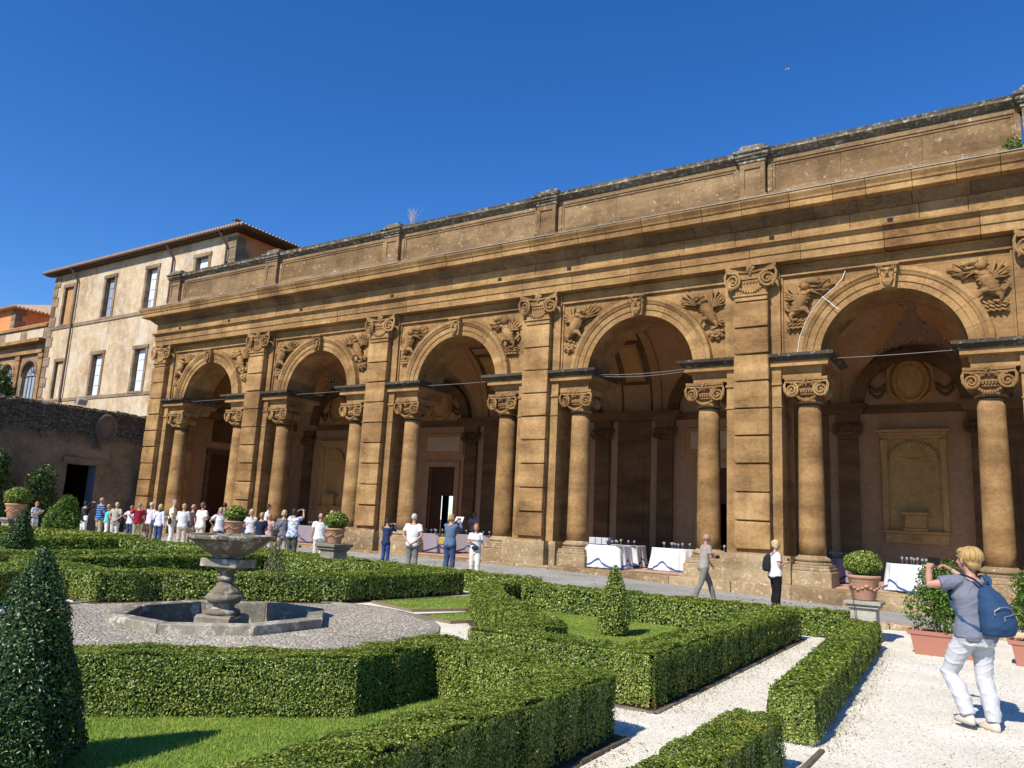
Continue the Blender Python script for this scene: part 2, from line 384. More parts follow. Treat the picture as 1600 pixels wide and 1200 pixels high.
M['cobble'] = cobble_mat('grey_cobbles', (.26, .26, .25), (.38, .37, .35), 9, (.46, .42, .36))
M['pebble'] = cobble_mat('fountain_pebbles', (.26, .225, .175), (.62, .555, .45), 13, (.30, .265, .21))
def leaf_mat(name, a, b, c3, trans=.3, gloss=.35, rough=.45):
    m, nt, out = newmat(name); gn = nt.nodes.new('ShaderNodeNewGeometry')
    c = ramp(nt, gn.outputs['Random Per Island'], [(0, a), (.55, b), (1, c3)])
    p = pos(nt); n1 = noise(nt, p, 1.6, 4); n3 = noise(nt, p, 2.9, 5, .7); c = mix(nt, mth(nt, 'MULTIPLY', ramp(nt, n3, [(.60, (0, 0, 0)), (.74, (1, 1, 1))]), .55), c, tuple(x*1.1 for x in (c3[0]*1.05, c3[1]*.72, c3[2]*.6))); c = mix(nt, 1, c, ramp(nt, n1, [(.3, (.72, .78, .7)), (.7, (1.2, 1.12, 1.1))]), 'MULTIPLY')
    b1 = nt.nodes.new('ShaderNodeBsdfPrincipled'); b1.inputs['Roughness'].default_value = rough; b1.inputs['Specular IOR Level'].default_value = gloss
    nt.links.new(c, b1.inputs['Base Color']); t = nt.nodes.new('ShaderNodeBsdfTranslucent'); nt.links.new(c, t.inputs[0])
    ms = nt.nodes.new('ShaderNodeMixShader'); ms.inputs[0].default_value = trans
    nt.links.new(b1.outputs[0], ms.inputs[1]); nt.links.new(t.outputs[0], ms.inputs[2]); nt.links.new(ms.outputs[0], out.inputs[0]); return m
M['box'] = leaf_mat('boxwood_leaf', (.055, .098, .010), (.185, .265, .030), (.46, .50, .12), .30, .5, .4)
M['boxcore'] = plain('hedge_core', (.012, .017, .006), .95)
M['cyp'] = leaf_mat('dark_topiary_leaf', (.018, .045, .010), (.040, .09, .018), (.075, .15, .035), .2, .5, .35)
M['dryc'] = leaf_mat('dry_cypress_leaf', (.07, .075, .03), (.15, .15, .07), (.27, .23, .13), .2)
M['lemon'] = leaf_mat('lemon_leaf', (.05, .10, .010), (.10, .19, .02), (.19, .30, .05), .3, .5, .35)
M['laurel'] = leaf_mat('laurel_leaf', (.025, .055, .012), (.06, .12, .02), (.16, .25, .06), .25, .5, .35)
M['grass'] = leaf_mat('lawn_blade', (.19, .28, .04), (.31, .42, .075), (.45, .52, .15), .35, .2)
M['bark'] = plain('twig_bark', (.20, .15, .10), .9, var=.3, scale=20)
M['terra'] = plain('terracotta_pot', (.44, .235, .15), .8, var=.22, scale=7, bump=.2)
M['terra_pl'] = plain('terracotta_planter', (.36, .155, .105), .55, var=.06, scale=4)
M['cloth'] = plain('white_tablecloth', (.62, .61, .60), .8, var=.03)
M['cloth_g'] = plain('mauve_tablecloth', (.24, .20, .23), .8, var=.05)
M['blue'] = plain('blue_ribbon_border', (.035, .075, .24), .7, var=.3, scale=30)
M['navyrib'] = plain('navy_ribbon', (.015, .02, .06), .7)
def glass_mat():
    m, nt, out = newmat('clear_glass'); b = finish(nt, out, (.9, .93, .95), .05); b.inputs['Transmission Weight'].default_value = .85; b.inputs['IOR'].default_value = 1.3; return m
M['crystal'] = glass_mat()
def water_mat():
    m, nt, out = newmat('dark_basin_water'); p = pos(nt); n1 = noise(nt, p, 5, 3)
    finish(nt, out, (.03, .035, .025), .04, n1, .08, .02, .5); return m
M['water'] = water_mat()
# ================================================================== THE PORTICO
YF = 24.14
M['mortar'] = plain('white_mortar', (.62, .60, .55), .9)
PX = [-38.72, -30.72, -22.72, -14.72, -6.72, 1.28, 9.28]     # centres of the rusticated piers
OX = 1.60                                                     # column offset from a pier centre
YW, YP, YB = 24.45, 24.60, 26.2                              # pier strip, spandrel panel, back of the front wall
ZS = 7.28; ZC = 7.12; RI, RO = 1.98, 2.62                    # impost top, arch centre, radii
YBK = 34.4
lg = thing('arcaded_portico', 'long brown stone portico of tall arches with rusticated piers and panelled parapet', 'portico')

# ---- meshes shared between the bays
def spiral(b, cx, cy, cz, R, turns=2.1, tube=.03, flip=1, ax=0.0):
    pts = []; rr = []
    n = 30
    for i in range(n):
        t = i/(n-1); r = R*(1-t)**.8+R*.10; a = pi/2-flip*t*turns*2*pi
        x = r*cos(a); z = r*sin(a); pts.append((cx+x*cos(ax), cy+x*sin(ax)-.02-.05*t, cz+z)); rr.append(tube*(1-.45*t))
    b.tube(pts, rr, 5)
    b.ell((cx, cy-.05, cz), (R*.2, R*.2, R*.2), 8, 5)
def capital_mesh(w, h, r0, square=False):
    b = MB(); hw = w/2
    if square: b.cbox(-r0, r0, -.16, .25, 0, h*.8, .03)
    else:
        b.lathe([(r0*1.16, 0), (r0*1.2, .03), (r0*1.16, .07), (r0*.98, .09), (r0*.98, h*.3), (r0*1.25, h*.62), (r0*1.3, h*.8)], 20)
    d = r0*1.25 if not square else .16
    # abacus with hollowed front
    def aba(s, z0, z1):
        pts = []
        n = 8
        for k in range(n+1):
            t = -1+2*k/n; pts.append((hw*s*t, -(d*1.25*s)+.10*w*(1-t*t)))
        if square: pts += [(hw*s, .25), (-hw*s, .25)]
        else: pts += [(x, -y) for x, y in pts[::-1]]
        b.prism(pts, z0, z1)
    aba(1.0, h*.90, h); aba(.93, h*.80, h*.895)
    R = h*.25
    for s in (-1, 1):
        cx = s*(hw-R*1.05)
        spiral(b, cx, -d*1.08, h*.50, R, flip=-s, tube=.038*h/.8+.008, ax=s*.35)
        b.tube([(cx, -d*1.02, h*.50), (cx, -d*.4, h*.50)], [R*.92, R*.75], 12)
        if not square: 
            spiral(b, cx, d*1.08+.04, h*.50, R, flip=-s, tube=.03, ax=-s*.35); b.tube([(cx, d*1.02, h*.50), (cx, d*.4, h*.50)], [R*.92, R*.75], 12)
        # leaf curling over the corner
        b.tube([(s*hw*.95, -d*1.15, h*.88), (s*hw*1.02, -d*1.22, h*.68), (s*hw*.98, -d*1.18, h*.45), (s*hw*.86, -d*1.1, h*.25)], [.02, .045, .045, .015], 6)
        b.tube([(0, -d*1.2, h*.76), (s*hw*.4, -d*1.22, h*.80), (s*hw*.72, -d*1.25, h*.77)], [.03, .035, .04], 6)
    for k in range(-3, 4):
        b.ell((k*w*.062, -d*1.02, h*.44), (w*.028, .05, h*.06), 6, 4)
    b.cbox(-w*.24, w*.24, -d*1.0, -d*.7, h*.50, h*.56, .01); b.cbox(-w*.24, w*.24, -d*.98, -d*.7, h*.32, h*.37, .01)
    for k in range(13):       # festoon
        t = -1+k/6; b.ell((t*(hw-R*1.3), -d*1.14, h*(.10+.28*t*t)), (.045, .05, .045*(1.5-abs(t)*.6)), 6, 4)
    for a in range(5):        # rosette on the abacus
        an = a*2*pi/5; b.ell((.055*w*cos(an), -d*1.22, h*.90+.055*w*sin(an)), (.045*w, .05, .045*w), 6, 4)
    b.ell((0, -d*1.35, h*.90), .035*w, 6, 4); b.ell((0, -d*1.12, h*.72), (.03*w, .05, .07*h), 6, 4)
    return b.mesh('capital')
me_cap = capital_mesh(1.26, .80, .34); me_cap.materials.append(M['stone'])
me_pcap = capital_mesh(1.62, 1.0, .50, True); me_pcap.materials.append(M['stone'])
me_bcap = capital_mesh(1.15, .66, .38, True); me_bcap.materials.append(M['stone_in'])

b = MB(); pr = []
for i in range(13):           # gentle entasis, tapering to the neck
    t = i/12; pr.append((.385-.045*t**1.6, 1.15+4.55*t))
b.lathe(pr, 28); me_shaft = b.mesh('shaft'); me_shaft.materials.append(M['stone'])
me_shaft.polygons.foreach_set('use_smooth', [len(p.vertices) == 4 for p in me_shaft.polygons])
b = MB(); b.lathe([(.395, .28), (.42, .245), (.44, .235), (.50, .20), (.52, .15), (.50, .11), (.455, .09), (.52, .075), (.56, .045), (.55, .0)], 28); b.shift((0, 0, .87))
me_base = b.mesh('base'); me_base.materials.append(M['stone_base'])
b = MB(); b.cbox(-.63, .63, -.63, .63, .12, .70, .025, r=.006); b.cbox(-.59, .59, -.59, .59, .70, .80, .02, r=.004); b.cbox(-.56, .56, -.56, .56, .80, .87, .01)
me_plinth = b.mesh('plinth'); me_plinth.materials.append(M['stone_base'])

def column(x, y, name='column'):
    sh = inst(me_shaft, name, lg, (x, y, 0), random.uniform(0, 6))
    inst(me_base, 'base', sh).rotation_euler = (0, 0, -sh.rotation_euler[2])
    inst(me_plinth, 'plinth', sh).rotation_euler = (0, 0, -sh.rotation_euler[2])
    c = inst(me_cap, 'capital', sh, (0, 0, 5.74)); c.rotation_euler = (0, 0, -sh.rotation_euler[2])
    return sh

# impost block over the columns: frieze band, corona and cyma, running back through the wall (right-hand version)
def impost_mesh(s):
    b = MB(); x0, x1 = .55, 2.03; y0, y1 = 24.58, YB
    prof = [(0, 6.55), (0, 6.70), (.03, 6.71), (.03, 6.86), (.07, 6.88), (.24, 6.90), (.24, 7.04), (.27, 7.05), (.33, 7.12), (.40, 7.17), (.43, 7.18), (.43, 7.28), (-.3, 7.29), (-.3, 6.55)]
    path = [(x0, y0), (x1, y0), (x1, y1), (x0, y1)]
    if s < 0: path = [(-x, y) for x, y in path][::-1]
    # 'out' is to the right hand of travel
    b.sweep(prof, path)
    b.m = [1 if min(b.v[i][2] for i in f) > 7.045 else 0 for f in b.f]
    b.box(min(s*x0, s*(x1-.02)), max(s*x0, s*(x1-.02)), y0+.02, y1-.02, 6.56, 7.27)
    m = b.mesh('impost'); m.materials.append(M['stone']); m.materials.append(M['stone_dark']); return m
me_imp = {1: impost_mesh(1), -1: impost_mesh(-1)}

# spandrel panel with the arch cut out (bay-local, x from -3.12 to 3.12)
def spandrel_mesh():
    b = MB(); n = 32; hx = 3.12; top = 10.25
    outer = []; inner = []
    for i in range(n+1):
        a = pi*i/n; inner.append((-RI*cos(a), ZC+RI*sin(a)))
        c, s_ = -cos(a), sin(a)
        k = min(hx/max(abs(c), 1e-6), (top-ZC)/max(s_, 1e-6)); outer.append((c*k, ZC+s_*k))
    vs = []; fs = []
    for y in (YP, YB):
        for p in outer: vs.append((p[0], y, p[1]))
        for p in inner: vs.append((p[0], y, p[1]))
    m1 = n+1
    for i in range(n):
        fs += [(i, i+1, m1+i+1, m1+i), (2*m1+i+1, 2*m1+i, 3*m1+i, 3*m1+i+1), (m1+i, m1+i+1, 3*m1+i+1, 3*m1+i)]
    b.add(vs, fs)
    for s in (-1, 1):   # corner fill between the fan and the frame top corners is inside the fan already
        pass
    return b.mesh('spandrel_wall')
me_sp = spandrel_mesh(); me_sp.materials.append(M['stone'])
def frame_mesh():
    b = MB(); hx = 3.13
    b.cbox(-hx, hx, YP-.10, YP+.02, 9.86, 9.94, .012); b.box(-hx, hx, YP-.06, YP+.02, 9.94, 10.25)
    for s in (-1, 1): b.cbox(min(s*hx, s*(hx-.06)), max(s*hx, s*(hx-.06)), YP-.06, YP+.02, ZS, 9.86, .01)
    return b.mesh('panel_frame')
me_fr = frame_mesh(); me_fr.materials.append(M['stone'])
# archivolt stone: one of nine wedge-shaped pieces with three fasciae
def vouss(a0, a1):
    prof = [(RI-.0, .0), (RI, -.10), (RI+.20, -.10), (RI+.205, -.135), (RI+.40, -.135), (RI+.41, -.17), (RI+.47, -.20), (RI+.52, -.24), (RO, -.24), (RO+.01, -.20), (RO+.03, .0)]
    rings = []
    for k in range(5):
        a = a0+(a1-a0)*k/4; rings.append([(-r*cos(a), YP+y, ZC+r*sin(a)) for r, y in prof])
    b = MB(); b.loft(rings); m = b.mesh('voussoir'); m.materials.append(M['stone']); return m
NV = 11
me_v = [vouss(pi*(k+.006)/NV, pi*(k+1-.006)/NV) for k in range(NV)]

def keystone_mesh():
    b = MB(); z0, z1 = 9.02, 9.86
    b.loft([[(-.20, YP, z0), (.20, YP, z0), (.20, YP-.36, z0), (-.20, YP-.36, z0)], [(-.30, YP, z1-.1), (.30, YP, z1-.1), (.30, YP-.40, z1-.1), (-.30, YP-.40, z1-.1)]])
    b.cbox(-.36, .36, YP-.48, YP, z1-.11, z1, .02)
    y = YP-.38
    b.ell((0, y-.02, z1-.33), (.21, .12, .19), 12, 7)
    for s in (-1, 1):
        b.tube([(s*.02, y-.14, z1-.30), (s*.10, y-.17, z1-.24), (s*.20, y-.10, z1-.20)], [.03, .04, .02], 6)
        b.ell((s*.09, y-.12, z1-.33), (.045, .03, .03), 6, 4); b.ell((s*.24, y, z1-.28), (.06, .07, .10), 6, 4)
        b.tube([(s*.05, y-.10, z1-.44), (s*.15, y-.06, z1-.55), (s*.12, y-.05, z1-.72)], [.04, .05, .02], 6)
        b.ell((s*.13, y-.06, z1-.42), (.07, .06, .06), 6, 4)
        spiral(b, s*.2, y-.02, z1-.14, .07, 1.3, .02, s)
    b.ell((0, y-.16, z1-.38), (.05, .06, .06), 6, 5)
    for k in range(5): b.tube([((k-2)*.045, y-.08, z1-.54), ((k-2)*.055, y-.09, z1-.66), ((k-2)*.03, y-.05, z1-.80)], [.03, .035, .01], 5)
    b.xform(Matrix.Translation((0, YP, 9.44)) @ Matrix.Scale(.88, 4) @ Matrix.Translation((0, -YP, -9.44))); m = b.mesh('keystone'); m.materials.append(M['stone']); return m
me_key = keystone_mesh()

# carved beasts in the spandrels, facing right; x is measured from the frame edge towards the arch
def wing(b, base, dirs, L, w, y, layers=2):
    # flat overlapping feathers fanned between two directions (degrees), with a covert row on top
    for ly in range(layers):
        n = len(dirs)
        for k, dg in enumerate(dirs):
            a = radians(dg); l = L[k]*(1-.45*ly); pts = []; rr = []
            for j in range(5):
                t = j/4; aa = a+.22*t*(k-(n-1)/2)/n
                pts.append((base[0]+l*t*cos(aa), y-.035*ly-.05*sin(pi*min(1, t*.8+.1))-.012*(k % 2), base[1]+l*t*sin(aa))); rr.append((w*(.55+.6*t if t < .9 else .45), .035))
            b.tube(pts, rr, 6)
def scales(b, path, rad, y, rows, size):
    for r in range(rows):
        t = r/(rows-1); i = t*(len(path)-1); k = int(min(i, len(path)-2)); f = i-k; cx = path[k][0]*(1-f)+path[k+1][0]*f; cz = path[k][1]*(1-f)+path[k+1][1]*f; R = rad[k]*(1-f)+rad[k+1]*f
        for q in range(-2, 3):
            a = (q+.5*(r % 2))*.62; b.ell((cx+R*sin(a)*.95, y-R*.55-R*.5*cos(a), cz), (size, size*.55, size*.8), 6, 4)
def beast_mesh(kind):
    b = MB(); y = YP-.03
    trunk = [(.66, 1.78), (.62, 1.60), (.54, 1.38), (.46, 1.16), (.36, .98), (.26, .86)]; tr = [.11, .155, .20, .185, .15, .07]
    b.tube([(x, y-.08-r*.5, z) for (x, z), r in zip(trunk, tr)], [(r, r*.95) for r in tr], 12)
    scales(b, trunk[:4], tr[:4], y-.08, 8 if kind == 'eagle' else 6, .062)
    if kind == 'dragon':
        for r_ in range(7):      # belly rings
            t = r_/6; x = .60-.20*t; z = 1.62-.58*t; R = .20; b.tube([(x-R, y-.12, z+.05), (x-R*.5, y-.27, z-.02), (x+.02, y-.33, z-.05), (x+R*.6, y-.27, z-.02), (x+R, y-.12, z+.05)], [.015, .028, .03, .028, .015], 5)
        b.tube([(.66, y-.16, 1.76), (.68, y-.22, 1.92), (.76, y-.25, 2.02)], [.13, .135, .13], 10)
        b.tube([(.72, y-.26, 2.03), (.90, y-.28, 2.03), (1.06, y-.26, 1.97), (1.12, y-.24, 1.95)], [(.14, .13), (.11, .10), (.07, .07), (.03, .03)], 8)
        b.tube([(.78, y-.22, 1.90), (.92, y-.24, 1.84), (1.04, y-.23, 1.84)], [.065, .05, .025], 7); b.ell((.90, y-.36, 2.08), (.035, .03, .03), 6, 4); b.ell((1.07, y-.30, 2.02), (.03, .03, .025), 6, 4)
        for k in range(5): b.tube([(.86+.045*k, y-.30, 1.97), (.865+.045*k, y-.30, 1.91)], [.014, .003], 4)
        for q in ((.58, 2.20), (.68, 2.24), (.80, 2.22), (.50, 2.06), (.46, 1.92)): b.tube([(.68, y-.22, 2.04), ((.68+q[0])/2, y-.22, (2.02+q[1])/2), (q[0], y-.14, q[1])], [.06, .045, .008], 6)
        # bat wing towards the arch with ribs and scalloped skin
        tips = [(1.05, 2.26), (1.32, 2.14), (1.46, 1.92), (1.36, 1.70), (1.12, 1.50)]; sh = (.80, 1.72)
        b.tube([(.62, y-.16, 1.55), (.74, y-.26, 1.66), sh[:1]+(y-.24,)+sh[1:]], [.07, .065, .05], 7)
        for i, (tx, tz) in enumerate(tips):
            b.tube([(sh[0], y-.20, sh[1]), ((sh[0]+tx)/2, y-.13, (sh[1]+tz)/2+.02), (tx, y-.05, tz)], [.04, .028, .008], 6)
            if i:
                px_, pz_ = tips[i-1]; mx_, mz_ = (tx+px_)/2*.8+sh[0]*.2, (tz+pz_)/2*.8+sh[1]*.2; b.prism_y([sh, (px_, pz_), (mx_, mz_), (tx, tz)], y-.05, y+.02)
        wing(b, (.46, 1.44), [88, 104, 120, 136, 152, 168], [.60, .66, .62, .55, .46, .36], .055, y-.06)
        b.tube([(.32, y-.12, .98), (.16, y-.12, 1.06), (.07, y-.10, 1.22), (.14, y-.10, 1.34), (.20, y-.10, 1.24)], [.08, .06, .05, .035, .02], 7)
        for k in range(3):
            for j in range(4): b.tube([(.10+.13*j+.05*(k % 2), y-.05, .44+.12*k), (.17+.13*j, y-.13, .36+.12*k), (.30+.12*j, y-.07, .46+.13*k), (.36+.11*j, y-.03, .40+.13*k)], [.03, .045, .035, .008], 5)
    else:
        b.ell((.72, y-.26, 1.92), (.12, .12, .115), 10, 7); b.tube([(.64, y-.18, 1.72), (.70, y-.24, 1.86)], [.14, .11], 9)
        b.tube([(.79, y-.30, 1.94), (.90, y-.32, 1.94), (.95, y-.30, 1.88), (.94, y-.29, 1.83)], [.055, .042, .026, .006], 6); b.ell((.77, y-.36, 1.96), .025, 6, 4)
        b.tube([(.62, y-.16, 1.60), (.78, y-.24, 1.70), (.90, y-.20, 1.66)], [.08, .075, .05], 7)
        wing(b, (.80, 1.62), [18, 30, 42, 54, 66, 78], [.62, .74, .82, .80, .70, .58], .062, y-.05)
        wing(b, (.42, 1.50), [80, 93, 106, 119, 132, 146, 160], [.66, .74, .74, .66, .56, .46, .36], .060, y-.05)
        wing(b, (.34, 1.02), [198, 214, 230, 246, 262], [.28, .34, .38, .36, .30], .05, y-.05, 1)
        for rr_, nn, dd_ in ((.20, 7, .0), (.12, 6, .05)):
            for k in range(nn): a = 2*pi*k/nn+dd_*6; b.ell((.30+rr_*cos(a), y-.05-dd_, .46+rr_*sin(a)), (.085, .06, .085), 8, 5)
        b.ell((.30, y-.14, .46), .065, 8, 6)
    b.tube([(.50, y-.20, 1.08), (.68, y-.26, 1.02), (.74, y-.18, .88), (.84, y-.16, .84)], [.125, .085, .05, .03], 8)
    for k in range(3): b.tube([(.76, y-.16, .87), (.84+.04*k, y-.23, .80+.035*k), (.88+.04*k, y-.16, .76+.03*k)], [.035, .028, .006], 5)
    b.tube([(.40, y-.16, 1.0), (.26, y-.20, .86), (.24, y-.14, .72), (.32, y-.14, .67)], [.11, .075, .045, .025], 8)
    for k in range(3): b.tube([(.27, y-.14, .70), (.34+.04*k, y-.21, .64+.03*k), (.38+.04*k, y-.14, .61)], [.03, .025, .006], 5)
    return b
def beast_obj(kind, s):
    b = beast_mesh(kind)
    M4 = Matrix(((s*1.08, 0, 0, 0), (0, .88, 0, YP-.88*YP), (0, 0, .86, ZS+.52), (0, 0, 0, 1)))
    b.xform(M4); m = b.mesh('beast'); m.materials.append(M['stone']); m.polygons.foreach_set('use_smooth', np.ones(len(m.polygons), bool)); return m
me_beast = {(k, s): beast_obj(k, s) for k in ('dragon', 'eagle') for s in (1, -1)}

# ---- piers
b = MB()
b.box(-.50, .50, 24.27, 24.50, 1.0, 9.25); b.box(-.86, .86, YW, 24.64, .25, 10.26)
b.box(-.84, .84, 24.62, YB, .25, 10.26)
me_pier = b.mesh('pier'); me_pier.materials.append(M['stone'])
me_bands = []
for z0, z1, dy in ((6.32, 6.40, .05), (5.62, 5.67, .035)):
    b = MB(); b.cbox(-.165, .165, YW-dy, YW+.01, z0, z1, .01); m = b.mesh('pier_moulding'); m.materials.append(M['stone']); me_bands.append(m)
b = MB()
b.sweep([(0, .0), (0, .80), (-.03, .83), (-.05, .88), (-.02, .92), (-.05, .97), (-.12, .98), (-.12, 0)], [(-1.0, 24.75), (-1.0, 24.30), (-.72, 24.30), (-.72, 23.98), (.72, 23.98), (.72, 24.30), (1.0, 24.30), (1.0, 24.75)][::-1])
b.box(-.65, .65, 24.05, 24.6, .02, .97); b.box(-.93, .93, 24.36, 24.7, .02, .96)
b.xform(Matrix(((1, 0, 0, 0), (0, 1, 0, 0), (0, 0, 1, .12), (0, 0, 0, 1))))
me_pl = b.mesh('pier_plinth'); me_pl.materials.append(M['stone_base'])
blocks = []
for v in range(4):
    b = MB(); b.cbox(-.54, .54, YF, 24.36, .03, .842, .022, r=.012); m = b.mesh('stone_block'); m.materials.append(M['stone']); blocks.append(m)
b = MB(); b.cbox(-.52, .52, YF+.03, 24.36, 9.10, 9.24, .01); b.cbox(-.56, .56, YF-.02, 24.36, 9.24, 9.30, .015); me_neck = b.mesh('necking'); me_neck.materials.append(M['stone'])

for i, x in enumerate(PX):
    inst(me_pier, 'pier', lg, (x, 0, 0)); [inst(mm, 'pier_moulding', lg, (x+s*.725, 0, 0)) for mm in me_bands for s in (-1, 1)]; inst(me_pl, 'pier_plinth', lg, (x, 0, 0))
    for k in range(9): inst(random.choice(blocks), 'stone_block', lg, (x+random.uniform(-.006, .006), random.uniform(-.012, .006), 1.22+.872*k))
    inst(me_neck, 'necking', lg, (x, 0, 0)); inst(me_pcap, 'pier_capital', lg, (x, 24.33, 9.27))
    for s in (-1, 1):
        if i == 0 and s < 0: continue
        inst(me_imp[s], 'impost', lg, (x, 0, 0))
        column(x+s*OX, 24.93)
for i in range(6):
    xc = PX[i]+4
    inst(me_sp, 'spandrel_wall', lg, (xc, 0, 0)); inst(me_fr, 'panel_frame', lg, (xc, 0, 0)); inst(me_key, 'keystone', lg, (xc, 0, 0))
    for k in range(NV): inst(me_v[k], 'voussoir', lg, (xc, random.uniform(-.006, .006), 0))
    kind = ['eagle', 'eagle', 'dragon', 'eagle', 'dragon', 'eagle'][i]
    a = inst(me_beast[kind, 1], 'carved_'+kind, lg, (xc-3.08, 0, 0)); inst(me_beast[kind, -1], 'carved_'+kind, lg, (xc+3.08, 0, 0))
    sgx = [0, 0, .02, .10, .03, 0][i]     # tie rods between the imposts
    bb = MB()
    for q in range(2 if i == 3 else 1):
        bb.tube([(xc-2.05+4.1*t/10, 24.75+.25*q, 7.15-(sgx+.04*q)*4*(t/10)*(1-t/10)) for t in range(11)], .0095, 5)
    bb.build('tie_rod', M['steel'], lg)
    bb = MB(); bb.tube([(xc-2.05, 25.9, 7.02), (xc-2.05, 24.75, 7.15)], .012, 5); bb.build('tie_rod', M['steel'], lg)

# ---- entablature: stones with open joints, running from the left return to beyond the right edge
XL, XR = -39.34, 11.0
def course(name, prof, mat, lo=1.2, hi=1.9, jy=.012, left=True, gap=.016):
    # prof: list of (y, z) front outline from bottom to top; the return at the left end is mitred
    x = XL; first = True
    ymin = min(p[0] for p in prof)
    while x < XR:
        L = random.uniform(lo, hi)
        b = MB(); dy = random.uniform(-jy, jy*.4); dz = random.uniform(-.004, .004)
        yb = 24.9
        pr = [(y+dy, z+dz) for y, z in prof]
        if first:
            vs = []; fs = []; n = len(pr)
            rings = [[(XL-(24.14-y), YB+2.4, z) for y, z in pr], [(XL-(24.14-y), y, z) for y, z in pr], [(x+L, y, z) for y, z in pr]]
            pad = [(XL+.5, YB+2.4), (XL+.5, yb), (x+L, yb)]
            rings = [r+[(p[0], p[1], pr[-1][1]), (p[0], p[1], pr[0][1])] for r, p in zip(rings, pad)]
            b.loft(rings)
        else:
            rings = [[(x+gap, y, z) for y, z in pr]+[(x+gap, yb, pr[-1][1]), (x+gap, yb, pr[0][1])], [(x+L, y, z) for y, z in pr]+[(x+L, yb, pr[-1][1]), (x+L, yb, pr[0][1])]]
            b.loft(rings)
        b.build(name, mat, lg); x += L; first = False
# cut blocks
course('architrave_stone', [(24.62, 10.27), (24.16, 10.27), (24.16, 10.53), (24.12, 10.535), (24.12, 10.79), (24.08, 10.81), (24.05, 10.88), (23.98, 10.90), (23.98, 10.96)], M['stone'], 1.5, 2.5)
course('frieze_stone', [(24.15, 10.965), (24.15, 11.48)], M['stone'], 1.2, 2.3)
course('bed_moulding', [(24.10, 11.485), (24.05, 11.52), (24.0, 11.58), (23.92, 11.64), (23.88, 11.68), (23.84, 11.72), (23.80, 11.76)], M['stone_grime_shade'], 1.0, 1.6)
course('corona_stone', [(23.9, 11.765), (23.57, 11.765), (23.54, 11.78), (23.54, 11.97), (23.50, 11.99), (23.48, 12.05), (23.42, 12.14), (23.40, 12.17), (23.40, 12.24)], M['stone'], .9, 1.5, jy=.014)
b = MB(); b.loft([[(x, 23.37, 12.245), (x, 23.37, 12.265), (x, 24.75, 12.52), (x, 24.75, 12.245)] for x in (XL-.76, XR)]); b.build('lead_flashing', M['lead'], lg)
# putlog holes in the frieze
for x in (-37.3, -33.2, -27.9, -22.2, -16.6, -13.5, -6.1, -2.65, .9):
    b = MB(); b.box(x, x+.15, 24.12, 24.16, 11.02, 11.16); b.build('putlog_hole', M['dark'], lg)
# white mortar crack round the last arch
b = MB(); xq = PX[4]+4; b.tube([(xq-2.62*cos(a)+random.uniform(-.01, .01), YP-.245, ZC+2.62*sin(a)) for a in np.linspace(.06, .98, 22)]+[(xq-1.28, YP-.08, 9.60), (xq-1.20, YP-.04, 9.84)], .012, 5)
b.tube([(xq-r*cos(.80)+random.uniform(-.02, .02), YP-.25, ZC+r*sin(.80)) for r in (2.66, 2.5, 2.35, 2.2, 2.0)], .013, 5); b.build('mortar_repair', M['mortar'], lg)

# ---- parapet
YQ = 24.62
for i in range(6):
    x0, x1 = PX[i]+.46, PX[i+1]-.46; n = 3; cuts = [x0]+[x0+(x1-x0)*(k+random.uniform(-.15, .15))/n for k in range(1, n)]+[x1]
    for k in range(n):
        b = MB(); a, c = cuts[k]+.004, cuts[k+1]-.004; dy = random.uniform(-.006, .006)
        b.box(a, c, YQ+.07+dy, YQ+.35, 12.80, 14.05); b.build('parapet_panel', M['stone_par'], lg)
    b = MB()
    b.cbox(x0, x1, YQ-.06, YQ+.35, 12.50, 12.80, .02); b.cbox(x0, x1, YQ-.0, YQ+.3, 12.80, 12.92, .02)
    b.cbox(x0, x1, YQ-.0, YQ+.3, 13.93, 14.12, .015); 
    for s, q in ((x0, 1), (x1-.16, 1)): b.cbox(s, s+.16, YQ-.0, YQ+.3, 12.92, 13.93, .015)
    fr = .035
    for zz, q in ((12.92, 13.0), (13.85, 13.93)): b.cbox(x0+.16, x1-.16, YQ+fr, YQ+.3, zz, q, .012)
    for s in (x0+.16, x1-.24): b.cbox(s, s+.08, YQ+fr, YQ+.3, 13.0, 13.85, .012)
    b.build('parapet_frame', M['stone_par'], lg)
    xx = x0
    while xx < x1-.02:
        L = min(random.uniform(1.2, 2.2), x1-xx); b = MB(); d = random.uniform(-.01, .01)
        b.loft([[(q, YQ-.03+d, 14.12), (q, YQ-.05+d, 14.20), (q, YQ-.20+d, 14.26), (q, YQ-.20+d, 14.32), (q, YQ-.24+d, 14.40+d), (q, YQ-.10+d, 14.45+d), (q, YQ+.45, 14.47), (q, YQ+.45, 14.12)] for q in (xx+.005, xx+L)])
        b.build('coping_stone', M['stone_cap'], lg); xx += L
